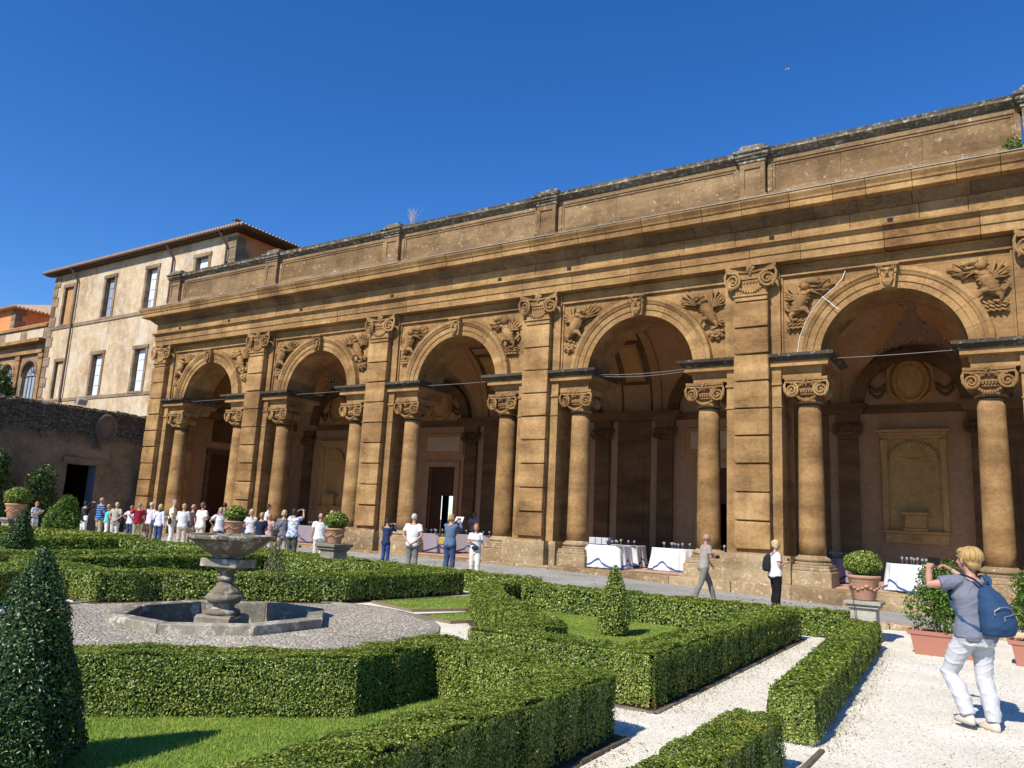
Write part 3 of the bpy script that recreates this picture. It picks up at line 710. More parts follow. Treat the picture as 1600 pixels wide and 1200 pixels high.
for x in PX:
    b = MB(); q = YQ-.12
    b.cbox(x-.42, x+.42, q, YQ+.4, 12.80, 13.98, .015)
    b.cbox(x-.50, x+.50, q-.07, YQ+.4, 12.50, 12.84, .03)
    for (xa, xb, za, zb) in ((-.42, -.26, 12.84, 13.98), (.26, .42, 12.84, 13.98), (-.26, .26, 12.84, 13.06), (-.26, .26, 13.78, 13.98)): b.cbox(x+xa, x+xb, q-.045, q+.02, za, zb, .01)
    b.build('parapet_pedestal', M['stone_par'], lg)
    b = MB(); b.cbox(x-.46, x+.46, q-.08, YQ+.42, 13.98, 14.10, .02); b.cbox(x-.53, x+.53, q-.14, YQ+.45, 14.10, 14.17, .02)
    b.cbox(x-.62, x+.62, q-.26, YQ+.5, 14.30, 14.42, .03, r=.01); b.cbox(x-.57, x+.57, q-.20, YQ+.48, 14.17, 14.30, .03)
    b.cbox(x-.44, x+.44, q-.06, YQ+.4, 14.42, 14.64, .04, r=.02)
    b.build('pedestal_cap', M['stone_cap'], lg)

# ---- ledge, floor, roof slab and the inside
def road_z(X, Y):
    zf = interp(X, [-60, -20, -14, -10, -4, 2, 12], [.16, .18, .16, .05, -.18, -.28, -.28]); zg = .10
    e = edge_y(X); t = min(1, max(0, (Y-e)/(23.7-e))); return zg+(zf-zg)*t
EDGE = [(-60, 22.5), (-40, 21.5), (-26, 20.2), (-20, 19.4), (-15.7, 18.3), (-9.4, 16.6), (-5, 16.9), (0, 17.5), (10, 18.3), (40, 20)]
def edge_y(X): return interp(X, [e[0] for e in EDGE], [e[1] for e in EDGE])
x = XL-.6
while x < XR:
    L = random.uniform(1.3, 2.4); b = MB(); b.cbox(x+.004, x+L, 23.74+random.uniform(-.03, .02), 24.7, -.5, .27+random.uniform(-.008, .004), .025, r=.01); b.build('ledge_stone', M['stone_base'], lg); x += L
fl = MB(); fl.box(-39.7, XR, 24.7, YBK, -.5, .285); tag(fl.build('portico_floor', M['floor']), kind='structure')
b = MB(); b.box(-39.6, XR, 24.9, 36.0, 12.0, 12.40); b.box(-39.6, XR, YB, YB+.02, 9.1, 12.0)
b.box(-39.9, XR, 24.7, YB-.01, 10.30, 12.0)
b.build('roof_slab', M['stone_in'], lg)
b = MB(); b.box(-39.75, -39.56, YB, YBK, .2, 12); b.box(-39.75, -39.56, 24.7, YB, .2, 10.3); b.build('end_wall', M['plaster_in'], lg)
b = MB(); b.box(-39.56, -39.50, 28.6, 30.4, .285, 4.8); b.build('side_door', M['wood'], lg)
b = MB()
for yy in (28.35, 30.4): b.box(-39.56, -39.44, yy, yy+.25, .285, 4.8)
b.box(-39.56, -39.42, 28.3, 30.7, 4.8, 5.05); b.box(-39.56, -39.46, 28.6, 30.4, 5.5, 6.7); b.build('door_frame', M['stone_in'], lg)
b = MB(); b.box(-39.56, -39.0, 30.9, 31.7, .285, 6.0); b.box(-39.56, -38.9, 26.2, YBK, 6.8, 7.2); b.build('side_pilaster', M['stone_in'], lg)

BX = [-0.45+PX[i]+4 for i in range(6)]        # centres of the bays on the back wall
doors = {1: (-26.75, .91), 3: (-11.2, .62)}
b = MB(); xs = [-39.6]
for i, (dx, hw) in doors.items(): xs += [dx-hw, dx+hw]
xs += [XR]
for k in range(0, len(xs), 2): b.box(xs[k], xs[k+1], YBK, YBK+.5, .2, 12)
for i, (dx, hw) in doors.items(): b.box(dx-hw, dx+hw, YBK, YBK+.5, 4.55, 12)
b.build('back_wall', M['plaster_in'], lg)
for dx, hw in doors.values():
    b = MB()
    for s in (-1, 1): b.cbox(min(dx+s*hw, dx+s*(hw+.32)), max(dx+s*hw, dx+s*(hw+.32)), YBK-.09, YBK+.1, .285, 4.55, .02)
    b.cbox(dx-hw-.32, dx+hw+.32, YBK-.10, YBK+.1, 4.55, 4.86, .02); b.build('door_surround', M['plaster_in'], lg)
    b = MB(); b.box(dx-hw, dx+hw, YBK+.2, YBK+.3, 3.05, 4.55); b.cbox(dx-hw, dx+hw, YBK+.14, YBK+.34, 2.95, 3.07, .02)
    b.box(dx-hw, dx-hw+.75, YBK+.22, YBK+.3, .285, 2.95); b.build('wooden_door', M['wood'], lg)
    b = MB()          # framed inscription panel
    for s in (0, .10): b.cbox(dx-1.40+s*2, dx+1.40-s*2, YBK-.07+s*.3, YBK+.05, 5.22+s*1.3, 6.42-s*1.3, .02)
    b.build('panel_moulding', M['orange_trim'], lg)
    b = MB(); b.box(dx-1.12, dx+1.12, YBK-.085, YBK-.03, 5.42, 6.22); b.build('cream_panel', M['cream'], lg)
# passage behind the open door, ending at bright openings with a mullion
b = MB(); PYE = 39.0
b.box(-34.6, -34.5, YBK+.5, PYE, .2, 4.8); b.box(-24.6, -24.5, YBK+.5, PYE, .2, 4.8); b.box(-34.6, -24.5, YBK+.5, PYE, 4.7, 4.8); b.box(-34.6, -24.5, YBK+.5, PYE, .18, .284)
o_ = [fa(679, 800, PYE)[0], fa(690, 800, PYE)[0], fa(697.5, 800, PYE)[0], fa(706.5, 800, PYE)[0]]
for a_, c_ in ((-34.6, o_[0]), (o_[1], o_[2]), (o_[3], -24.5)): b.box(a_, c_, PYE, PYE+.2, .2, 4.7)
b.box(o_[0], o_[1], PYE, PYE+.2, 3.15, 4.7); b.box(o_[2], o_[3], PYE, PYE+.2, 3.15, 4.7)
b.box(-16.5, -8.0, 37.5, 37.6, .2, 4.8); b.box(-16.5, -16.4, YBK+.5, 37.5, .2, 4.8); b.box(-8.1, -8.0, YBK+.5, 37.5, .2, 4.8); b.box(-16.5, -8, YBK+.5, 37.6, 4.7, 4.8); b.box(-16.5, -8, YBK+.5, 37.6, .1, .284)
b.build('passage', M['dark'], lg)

for i, xc in enumerate(BX):
    for s in (-1, 1):
        x = xc+s*2.38; p = MB(); p.cbox(x-.38, x+.38, YBK-.18, YBK+.05, .95, 5.75, .015)
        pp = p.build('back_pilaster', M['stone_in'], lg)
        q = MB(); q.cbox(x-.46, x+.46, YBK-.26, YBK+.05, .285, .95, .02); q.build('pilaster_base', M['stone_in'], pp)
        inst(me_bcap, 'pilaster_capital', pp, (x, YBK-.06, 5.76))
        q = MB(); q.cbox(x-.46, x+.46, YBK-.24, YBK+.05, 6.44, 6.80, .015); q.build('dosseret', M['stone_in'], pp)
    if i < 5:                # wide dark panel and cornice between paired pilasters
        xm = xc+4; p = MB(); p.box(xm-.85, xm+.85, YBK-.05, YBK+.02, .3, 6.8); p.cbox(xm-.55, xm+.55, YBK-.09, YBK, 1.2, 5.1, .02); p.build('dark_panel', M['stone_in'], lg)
    p = MB(); a, c = xc+1.85, xc+6.15
    if i < 5:
        p.sweep([(0, 6.80), (.06, 6.86), (.10, 6.98), (.22, 7.05), (.26, 7.2), (-.2, 7.2), (-.2, 6.80)], [(c, YBK), (c, YBK-.24), (a, YBK-.24), (a, YBK)][::-1]); p.build('cornice', M['stone_in'], lg)
    p = MB(); p.box(xc-1.85, xc+1.85, YBK-.06, YBK, 6.80, 7.14); p.build('cornice_band', M['stone_in'], lg)
    # lunette arch, painted spandrel and oval frame
    p = MB(); n = 20; rings = []
    for k in range(n+1):
        a = pi*k/n; rings.append([(xc-r*cos(a), y, 7.16+r*sin(a)) for r, y in ((1.74, YBK+.02), (1.74, YBK-.35), (2.22, YBK-.35), (2.24, YBK+.02))])
    p.loft(rings); p.build('lunette_arch', M['stone_in'], lg, smooth=False)
    if i in (0, 1, 2, 4, 5):
        p = MB(); n = 28
        for r0, wd, y0 in ((1.0, .10, -.10), (.78, .05, -.06)):
            pts = [(xc+.55*r0/1.0*cos(2*pi*k/n)*1.1, YBK+y0*.4, 8.12+.82*r0*sin(2*pi*k/n)) for k in range(n+1)]; p.tube(pts, wd, 8, caps=False)
        for s in (-1, 1):
            p.tube([(xc+s*.50, YBK-.08, 8.9), (xc+s*.78, YBK-.12, 8.6), (xc+s*.84, YBK-.1, 8.2)], [.06, .09, .05], 7)
            p.tube([(xc+s*.82, YBK-.08, 8.1), (xc+s*.76, YBK-.12, 7.6), (xc+s*.35, YBK-.1, 7.25)], [.05, .09, .06], 7)
        p.build('oval_frame', M['orange_trim'], lg)
        p = MB(); p.lathe([(.001, 0), (.3, .02), (.56, .05)], 24); p.xform(Matrix(((1, 0, 0, xc), (0, 0, -1, YBK-.01), (0, 1.45, 0, 8.12), (0, 0, 0, 1)))); p.build('oval_niche', M['plaster_ochre'], lg)
        p = MB()
        for s in (-1, 1):
            for k in range(15):
                t = k/14; p.ell((xc+s*(.95+.55*t), YBK-.05, 7.95-.22*sin(pi*t)+random.uniform(-.02, .02)), (.07, .07, .07), 6, 4)
                if k % 2 == 0: p.ell((xc+s*(.95+.55*t), YBK-.04, 7.72-.24*sin(pi*t)), (.06, .05, .09), 5, 3)
        tag(p.build('stucco_garland', M['stone_in'], lg), kind='stuff')
    if i in (0, 2, 4, 5):    # niche with a shell and an altar block
        p = MB(); z0, z1 = 2.12, 5.78; hw = 1.16
        p.cbox(xc-hw-.16, xc+hw+.16, YBK-.30, YBK+.02, 6.0, 6.12, .02); p.cbox(xc-hw-.08, xc+hw+.08, YBK-.22, YBK+.02, 5.88, 6.0, .02); p.cbox(xc-hw, xc+hw, YBK-.12, YBK+.02, 5.74, 5.88, .01)
        for s in (-1, 1):
            a, c = sorted((xc+s*hw, xc+s*(hw-.22))); p.cbox(a, c, YBK-.12, YBK+.02, z0, z1, .015); p.cbox(a-.03, c+.03, YBK-.17, YBK, 5.25, 5.72, .02)
        p.cbox(xc-hw-.03, xc+hw+.03, YBK-.22, YBK+.02, 2.0, 2.12, .02); p.cbox(xc-hw+.05, xc+hw-.05, YBK-.12, YBK+.02, 1.62, 2.0, .02)
        p.box(xc-.94, xc+.94, YBK-.03, YBK+.01, 4.84, 5.74)
        spiral(p, xc-.13, YBK-.12, 1.82, .10, 1.4, .02, 1); spiral(p, xc+.13, YBK-.12, 1.82, .10, 1.4, .02, -1)
        p.build('niche_frame', M['plaster_ochre'], lg)
        p = MB(); p.box(xc-.94, xc+.94, YBK-.012, YBK+.01, 2.12, 4.84); p.build('niche_back', M['plaster_ochre'], lg)
        p = MB()
        for k in range(17):
            a = pi*(k+.5)/17; p.tube([(xc, YBK-.05, 4.92), (xc-.45*cos(a), YBK-.10, 4.92+.38*sin(a)), (xc-.84*cos(a), YBK-.09, 4.92+.68*sin(a))], [.02, .05, .085], 6)
        p.tube([(xc-.9, YBK-.08, 4.87), (xc-.4, YBK-.1, 4.98), (xc, YBK-.1, 4.88), (xc+.4, YBK-.1, 4.98), (xc+.9, YBK-.08, 4.87)], .05, 6)
        p.build('niche_shell', M['plaster_ochre'], lg)
        p = MB(); p.cbox(xc-.50, xc+.50, YBK-.42, YBK-.02, 2.72, 2.84, .02); p.cbox(xc-.38, xc+.38, YBK-.34, YBK-.02, 2.22, 2.72, .02); p.cbox(xc-.43, xc+.43, YBK-.38, YBK-.02, 2.12, 2.22, .02)
        p.build('niche_altar', M['plaster_ochre'], lg)

# ---- vault: barrel along the portico with a lower cross vault in every bay
YC, YR = (YB+YBK)/2, (YBK-YB)/2
def pen(u, Y):
    e = min(Y-YB, YBK-Y); return 7.16+(2.35+.62*max(0, e))*sqrt(max(0, 1-u*u)) if u < 1 else 0
for i in range(6):
    x0, x1 = PX[i]-.2, PX[i+1]-.2; xc = (x0+x1)/2; nx, ny = 120, 100; vs = []; fs = []; mi = []
    for a in range(nx+1):
        X = x0+(x1-x0)*a/nx
        for c in range(ny+1):
            th = pi*c/ny; Y = YC-YR*cos(th); zb = 7.2+3.9*sin(th)**.9
            u = abs(X-xc)/2.35; zc = pen(u, Y)
            vs.append((X, Y, min(max(zb, zc), 11.95)))
    for a in range(nx):
        for c in range(ny):
            fs.append((a*(ny+1)+c, (a+1)*(ny+1)+c, (a+1)*(ny+1)+c+1, a*(ny+1)+c+1))
            X = x0+(x1-x0)*(a+.5)/nx; th = pi*(c+.5)/ny; zb = 7.2+3.9*sin(th)**.9; u = abs(X-xc)/2.35
            zc = pen(u, YC-YR*cos(th))
            d = zc-zb; back = c > ny/2
            mi.append(1 if (d > .12 and back) else (2 if (abs(d) <= .18 and u < .98 and back) else 0))
    b = MB(); b.add(vs, fs); b.m = mi
    me = b.mesh('vault', fix=False); 
    for m_ in (M['plaster_vault'], M['scroll'], M['orange_trim']): me.materials.append(m_)
    link(me, 'vault', [], lg, smooth=True)
for i in range(1, 6):         # ribs with framed coffers over every pier
    xm = PX[i]-.3; b = MB(); n = 40
    def rib(xa, xb, dz, m, t0=0, t1=1, th_=.05):
        rings = []
        for k in range(n+1):
            t = t0+(t1-t0)*k/n; th = pi*t; Y = YC-(YR-.02-dz*.7)*cos(th); z = 7.2+(3.9-dz)*sin(th)**.9
            Y2 = YC-(YR-.02-dz*.7+th_)*cos(th); z2 = 7.2+(3.9-dz+th_)*sin(th)**.9
            rings.append([(xm+xa, Y, z), (xm+xb, Y, z), (xm+xb, Y2, z2), (xm+xa, Y2, z2)])
        b.loft(rings, m)
    rib(-1.25, 1.25, .04, 0)
    for s in (-1, 1): rib(min(s*1.25, s*1.12), max(s*1.25, s*1.12), .09, 1); rib(min(s*.80, s*.70), max(s*.80, s*.70), .08, 2)
    for t0, t1, m in ((.10, .30, 0), (.34, .44, 3), (.47, .53, 1), (.56, .66, 3), (.70, .90, 0)):
        rib(-.66, .66, .10, 2, t0, t1); rib(-.50, .50, .12, m if m else 1, t0+.015, t1-.015)
        rib(-.42, .42, .14, 3 if m == 3 else 4, t0+.025, t1-.025)
    me = b.mesh('vault_rib'); 
    for m_ in (M['plaster_vault'], M['orange_trim'], M['stone_in'], M['scroll'], M['plaster_ochre']): me.materials.append(m_)
    link(me, 'vault_rib', [], lg)

# ================================================================== LEFT BUILDINGS
YH = 26.0
vb = thing('villa_wing', 'tall cream stucco villa wing with brown quoins and clay tiled hip roof', 'building', (-48, YH, 0))
def L_(b): b.shift((48, -YH, 0)); return b
wins = [(-53.15, 13.35, 15.95, 1.1, 'boarded'), (-48.19, 13.35, 15.95, 1.0, 'grey'), (-43.60, 13.35, 15.95, 1.05, 'white'), (-38.73, 13.6, 15.95, 1.15, 'white'),
        (-53.01, 8.25, 10.75, .95, 'boarded2'), (-48.43, 8.25, 10.9, 1.12, 'white'), (-43.76, 8.30, 10.9, 1.12, 'white')]
xe, we = -35.8, -55.2; ez = 17.0
b = MB(); xs = sorted(set([we, xe]+[w[0]-w[3]/2 for w in wins]+[w[0]+w[3]/2 for w in wins])); zs = sorted(set([0, ez]+[w[1] for w in wins]+[w[2] for w in wins]))
for a in range(len(xs)-1):
    for c in range(len(zs)-1):
        mx, mz = (xs[a]+xs[a+1])/2, (zs[c]+zs[c+1])/2
        if any(abs(mx-w[0]) < w[3]/2 and w[1] < mz < w[2] for w in wins): continue
        if mx > -39.3 and mz < 12.3: continue
        b.add([(xs[a], YH, zs[c]), (xs[a+1], YH, zs[c]), (xs[a+1], YH, zs[c+1]), (xs[a], YH, zs[c+1])], [(0, 1, 2, 3)])
b.box(we, xe, YH+.30, YH+.32, 12.5, ez); b.box(we, -39.9, YH+.30, YH+.32, 0, 12.5)
L_(b).build('stucco_wall', M['facade'], vb)
b = MB(); b.box(xe-.02, xe, YH+.002, 42, 12.5, ez); b.box(we, we+.02, YH+.002, 42, 0, ez); b.box(we, xe, 41.9, 42, 12.5, ez); L_(b).build('orange_side_wall', M['facade_or'], vb)
for (x, z0, z1, w, kind) in wins:
    f = MB(); t = .22
    for s in (-1, 1): f.cbox(min(x+s*w/2, x+s*(w/2+t)), max(x+s*w/2, x+s*(w/2+t)), YH-.05, YH+.30, z0-.05, z1, .012)
    f.cbox(x-w/2-t-.04, x+w/2+t+.04, YH-.07, YH+.30, z1, z1+.24, .015); f.cbox(x-w/2-t, x+w/2+t, YH-.08, YH+.30, z0-.15, z0-.0, .015)
    wf = L_(f).build('window', M['stone_trim'], vb)
    p = MB()
    if kind.startswith('boarded'): 
        p.box(x-w/2+.10, x+w/2, YH+.10, YH+.12, z0, z1); L_(p).build('board', M['orange_trim'] if kind == 'boarded' else M['facade'], wf)
    else:
        for k in range(4):
            za = z0+(z1-z0)*k/4+.02; zb_ = z0+(z1-z0)*(k+1)/4-.02; q = MB(); q.cbox(x-w/2+.14, x+w/2-.06, YH+.20, YH+.23, za, zb_, .008); L_(q).build('pane', M['glass'] if kind == 'grey' else M['pane_w'], wf)
        p.box(x-w/2+.06, x+w/2, YH+.232, YH+.26, z0, z1); L_(p).build('sash', M['glass'] if kind == 'grey' else M['pane_w'], wf)
b = MB()
for k in range(7): b.tube([(-43.95+k*.12, YH-.12, 13.38), (-43.95+k*.12, YH-.12, 13.80)], .012, 4)
b.tube([(-44.0, YH-.12, 13.80), (-43.2, YH-.12, 13.80)], .015, 4); L_(b).build('railing', M['iron'], vb)
b = MB(); b.cbox(we-.02, -40.6, YH-.06, YH+.01, 13.05, 13.30, .015); b.cbox(we-.02, -40.3, YH-.05, YH+.01, 8.02, 8.24, .015); L_(b).build('string_course', M['stone_trim'], vb)
for k in range(24):
    for (xx, zlo, sgn) in ((we, 0, 1), (xe, 13.4, -1)):
        z = .0+k*.70
        if z < zlo: continue
        L = .75 if k % 2 else .5; b = MB(); a, c = sorted((xx-sgn*.04, xx+sgn*L)); b.cbox(a, c, YH-.05, YH+.6 if k % 2 else YH+.9, z+.01, min(z+.69, ez), .02); L_(b).build('quoin', M['stone_trim'], vb)
# hip roof with rows of clay tiles
ov = .50; A_, B_ = we-.75, xe+.85; Y0, Y1 = YH-ov, 42.5; rz = 17.18; pk = 2.1; mid = (Y0+Y1)/2; hl = (Y1-Y0)/2
b = MB(); b.add([(A_, Y0, rz), (B_, Y0, rz), (B_, Y1, rz), (A_, Y1, rz), (A_+hl, mid, rz+pk), (B_-hl, mid, rz+pk), (A_, Y0, rz-.12), (B_, Y0, rz-.12), (B_, Y1, rz-.12), (A_, Y1, rz-.12)],
  [(0, 1, 5, 4), (1, 2, 5), (2, 3, 4, 5), (3, 0, 4), (9, 8, 7, 6), (0, 6, 7, 1), (1, 7, 8, 2), (3, 9, 6, 0)])
L_(b).build('roof', M['tile_roof'], vb)
b = MB(); b.box(A_+.05, B_-.05, Y0+.06, YH, rz-.20, rz-.13); b.box(xe, B_-.06, YH, 42, rz-.20, rz-.13); L_(b).build('eaves', M['wood'], vb)
b = MB(); n = int((B_-A_)/.24)
for k in range(n):
    x = A_+.12+k*.24; t = min(1, min(x-A_, B_-x)/hl); b.tube([(x, Y0-.06, rz+.02), (x, Y0+min(hl*t, 3), rz+.03+pk*min(hl*t, 3)/hl)], .09, 6)
tag(L_(b).build('front_roof_tiles', M['tile_roof'], vb), kind='stuff')
b = MB()
for k in range(int((Y1-Y0)/.24)):
    y = Y0+.12+k*.24; t = min(y-Y0, Y1-y, 3); b.tube([(B_+.06, y, rz+.02), (B_-t, y, rz+.03+pk*t/hl)], .09, 6)
tag(L_(b).build('side_roof_tiles', M['tile_roof'], vb), kind='stuff')
b = MB(); b.tube([(A_, Y0-.06, rz-.10), (B_, Y0-.06, rz-.10)], .06, 6); b.tube([(B_+.08, Y0, rz-.06), (B_+.08, Y1, rz-.06)], .085, 6); L_(b).build('gutter', M['gutter'], vb)
for x, zb_ in ((-52.05, 6.5), (-41.45, 13.4), (-36.45, 13.0)):
    b = MB(); b.tube([(x-.25, Y0-.06, rz-.1), (x-.25, Y0+.02, rz-.25), (x, YH-.14, rz-.95), (x, YH-.14, zb_)], .065, 7); L_(b).build('downpipe', M['gutter'], vb)
b = MB(); b.cbox(xe-.15, xe+.1, YH-.3, YH, rz+.1, rz+.42, .03); b.cbox(xe-.2, xe+.15, YH-.35, YH+.05, rz+.42, rz+.48, .02); L_(b).build('chimney', M['stone_cap'], vb)

fb = thing('arcaded_wing', 'lower brown villa wing with glazed arches and cream frieze panels at the left edge', 'building', (-60, 28, 0))
def L2(b): b.shift((60, -28, 0)); return b
YG = 28.0; k_ = YG/26.0
def FX(x): return x*k_
b = MB(); AX = [(-55.9-1.0)*k_-i*3.4 for i in range(5)]; XA = -56.6*k_*1.0; arc_z = 10.7; r = 1.02
xR = -55.3*k_
b.box(AX[-1]-3, xR, YG, YG+.4, 12.1, 14.6)
edges = [xR]
for x in AX: edges += [x+r, x-r]
edges += [AX[-1]-3]
for j in range(0, len(edges), 2): b.box(edges[j+1], edges[j], YG, YG+.4, 0, 12.1)
for x in AX:
    n = 12; pts = [(x-r, 12.1), (x-r, arc_z)]+[(x-r*cos(pi*j/n), arc_z+r*sin(pi*j/n)) for j in range(1, n)]+[(x+r, arc_z), (x+r, 12.1)]
    for j in range(len(pts)-1):
        pass
    vs = []; fs = []
    for j in range(n+1):
        a = pi*j/n; vs += [(x-r*cos(a), YG, arc_z+r*sin(a)), (x-r*cos(a), YG, 12.1), (x-r*cos(a), YG+.4, arc_z+r*sin(a))]
    for j in range(n): fs += [(3*j, 3*j+3, 3*j+4, 3*j+1), (3*j, 3*j+2, 3*j+5, 3*j+3)]
    b.add(vs, fs)
L2(b).build('arcade_wall', M['stone_trim'], fb)
b = MB(); b.box(AX[-1]-3, xR, YG+.02, YG+9, 14.6, 14.7); b.box(-84, -66.3, YG+.6, YG+12, 14.7, 16.6); L2(b).build('upper_storey', M['facade_or'], fb)
b = MB()
for k in range(4): b.cbox(-66.9, -66.25, YG+.55, YG+1.1+.3*(k % 2), 14.7+k*.47, 15.16+k*.47, .02)
L2(b).build('upper_quoins', M['stone_trim'], fb)
for x in AX:
    f = MB(); n = 14; pts = [(x-r*cos(pi*j/n)*1.12, YG-.06, arc_z+r*1.12*sin(pi*j/n)) for j in range(n+1)]; f.tube(pts, .09, 6)
    w = L2(f).build('arched_window', M['stone'], fb)
    p = MB(); p.prism_y([(x-r, 6.5)]+[(x-r*cos(pi*j/n), arc_z+r*sin(pi*j/n)) for j in range(n+1)]+[(x+r, 6.5)], YG+.25, YG+.27); L2(p).build('pane', M['glass'], w)
    p = MB()
    for j in range(1, 6): a = pi*j/6; p.tube([(x-.25*cos(a), YG+.22, arc_z+.25*sin(a)), (x-r*cos(a), YG+.22, arc_z+r*sin(a))], .03, 5)
    for q in (-.5, 0, .5): p.tube([(x+q, YG+.22, 6.5), (x+q, YG+.22, arc_z)], .03, 5)
    p.tube([(x-r, YG+.22, arc_z), (x+r, YG+.22, arc_z)], .04, 5); L2(p).build('glazing_bars', M['iron'], w)
    q = MB(); q.cbox(x+r+.30, x+r+.80, YG-.14, YG+.01, 6, 11.9, .02); q.cbox(x+r+.22, x+r+.88, YG-.20, YG, 11.9, 12.25, .03); L2(q).build('pilaster', M['stone'], fb)
b = MB(); b.cbox(AX[-1]-3, xR-.01, YG-.22, YG+.01, 12.3, 12.6, .03); b.cbox(AX[-1]-3, xR-.01, YG-.55, YG+.01, 13.1, 13.4, .04); b.cbox(AX[-1]-3, xR-.01, YG-.12, YG+.01, 14.35, 14.62, .03); L2(b).build('cornice', M['stone'], fb)
for x in AX: b = MB(); b.box(x-1.2, x+1.2, YG-.04, YG, 13.55, 14.22); L2(b).build('cream_panel', M['cream'], fb)
b = MB(); a, c = -85, -65.8; b.add([(a, YG+.1, 16.6), (c, YG+.1, 16.6), (c, YG+12.5, 16.6), (a, YG+12.5, 16.6), (a, YG+6.3, 18.9), (c-6.2, YG+6.3, 18.9)], [(0, 1, 5, 4), (1, 2, 5), (2, 3, 4, 5), (3, 2, 1, 0), (0, 4, 3)]); L2(b).build('roof', M['tile_roof'], fb)
b = MB()
for j in range(60): x = c-.15-j*.3; t = min(6.2, (c-x)); b.tube([(x, YG+.05, 16.63), (x, YG+.1+t, 16.65+2.3*t/6.2)], .11, 5)
for j in range(40): y = YG+.25+j*.3; t = max(.05, min(6.2, y-YG-.1, YG+12.5-y)); b.tube([(c+.05, y, 16.63), (c-t, y, 16.65+2.3*t/6.2)], .11, 5)
tag(L2(b).build('roof_tiles', M['tile_roof'], fb), kind='stuff')

# ---- garden wall at the left, in its own shade
gw = thing('garden_wall', 'high dark plastered stone wall with a doorway closing the garden on the left', 'wall', (-40, 15, 0))
def L3(b): b.shift((40, -15, 0)); return b
b = MB(); XWf = -40.0; dy0, dy1, dz = 20.72, 22.22, 3.52
ny, nz = 60, 16; y0w, y1w = 6.0, 24.9
def wallx(y, z): return XWf+.035*sin(y*2.1+z*3)+.03*sin(y*5.3-z*2.1)*cos(z*4)+(.10 if z < 3.2 else .04)*0
ys = sorted(set(list(np.linspace(y0w, y1w, ny))+[dy0, dy1])); zs = sorted(set(list(np.linspace(0, 6.4, nz))+[dz]))
vs = []; fs = []
for y in ys:
    for z in zs: vs.append((wallx(y, z), y, z if z < 6.39 else z+.05*sin(y*7)+random.uniform(-.03, .03)))
nzz = len(zs)
for a in range(len(ys)-1):
    for c in range(nzz-1):
        if dy0 <= (ys[a]+ys[a+1])/2 <= dy1 and (zs[c]+zs[c+1])/2 < dz: continue
        fs.append((a*nzz+c, (a+1)*nzz+c, (a+1)*nzz+c+1, a*nzz+c+1))
b.add(vs, fs)
b.box(-40.75, -40.12, y0w, dy0-.01, 0, 6.3); b.box(-40.75, -40.12, dy1+.01, y1w, 0, 6.3); b.box(-40.75, -40.12, dy0-.01, dy1+.01, dz, 6.3)
L3(b).build('rubble_wall', M['rubble'], gw)
b = MB(); b.box(-40.7, -40.0, dy1, dy1+.02, 0, dz); b.box(-40.7, -40.0, dy0-.02, dy0, 0, dz); L3(b).build('door_reveal', M['reveal'], gw)
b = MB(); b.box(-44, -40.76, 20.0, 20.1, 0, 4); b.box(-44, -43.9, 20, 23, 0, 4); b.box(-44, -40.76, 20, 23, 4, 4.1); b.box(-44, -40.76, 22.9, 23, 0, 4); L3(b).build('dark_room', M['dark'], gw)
b = MB(); b.cbox(-40.08, -39.88, dy0-.25, dy1+.5, dz+.0, dz+.34, .03, r=.02); L3(b).build('lintel', M['stone_trim'], gw)
b = MB(); n = 24; pts = [(-39.93, 22.42+.50*cos(2*pi*k/n), 5.52+.66*sin(2*pi*k/n)) for k in range(n+1)]; b.tube(pts, .10, 8, caps=False)
b.prism_x([(22.42+.46*cos(2*pi*k/n), 5.52+.62*sin(2*pi*k/n)) for k in range(n)], -40.05, -39.94); L3(b).build('oval_medallion', M['wall'], gw)
b = MB()
for k in range(46):
    y = y0w+k*.42; b.cbox(-40.8, -39.92+random.uniform(-.03, .03), y, y+.41, 6.30, 6.44+random.uniform(-.03, .05), .04, r=.03)
L3(b).build('coping_stones', M['stone_cap'], gw)
fx_ = thing('floodlight', 'small grey floodlight mounted on top of the dark garden wall', 'floodlight', (-39.95, 20.9, 6.45))
b = MB(); b.cbox(-.12, .12, -.24, .24, .10, .42, .03); b.xform(Matrix.Rotation(radians(25), 4, 'Y')); b.build('lamp_housing', plain('grey_metal', (.28, .28, .27), .5), fx_)
b = MB(); b.tube([(0, -.27, .25), (0, -.27, 0), (0, .27, 0), (0, .27, .25)], .02, 5); b.build('bracket', M['iron'], fx_)
# ================================================================== GROUND
CX, CY = -10.26, 7.97
M['edging'] = stone('dark_edging_stone', (.10, .085, .06), (.16, .135, .10), (.24, .21, .16), gamt=.4, vein=0)
def sheet(name, pts, z, mat, hole=None):
    bm = bmesh.new(); vs = [bm.verts.new((x, y, z)) for x, y in pts]; bm.faces.new(vs); bmesh.ops.triangulate(bm, faces=bm.faces)
    me = bpy.data.meshes.new(name); bm.to_mesh(me); bm.free(); me.materials.append(mat)
    o = link(me, name, mat); tag(o, kind='structure'); return o
sheet('ground', [(-900, -900), (900, -900), (900, 1200), (-900, 1200)], -.55, M['soil'])
GE = [(x, y+.05) for x, y in EDGE if x <= 12]
b = MB(); gx = [-41]+[e[0] for e in EDGE if -41 < e[0] < 13]+[16]
gy = [edge_y(x)+.04 for x in gx]
vs = []; fs = []
gx = sorted(set(gx+[CX-1.33, CX+1.33])); gy = [edge_y(x)+.04 for x in gx]
for x, y in zip(gx, gy): vs += [(x, -9, 0), (x, CY-1.33, 0), (x, CY+1.33, 0), (x, y, 0)]
for i in range(len(gx)-1):
    for q in range(3):
        if q == 1 and abs((gx[i]+gx[i+1])/2-CX) < 1.33: continue
        fs.append((4*i+q, 4*i+4+q, 4*i+5+q, 4*i+1+q))
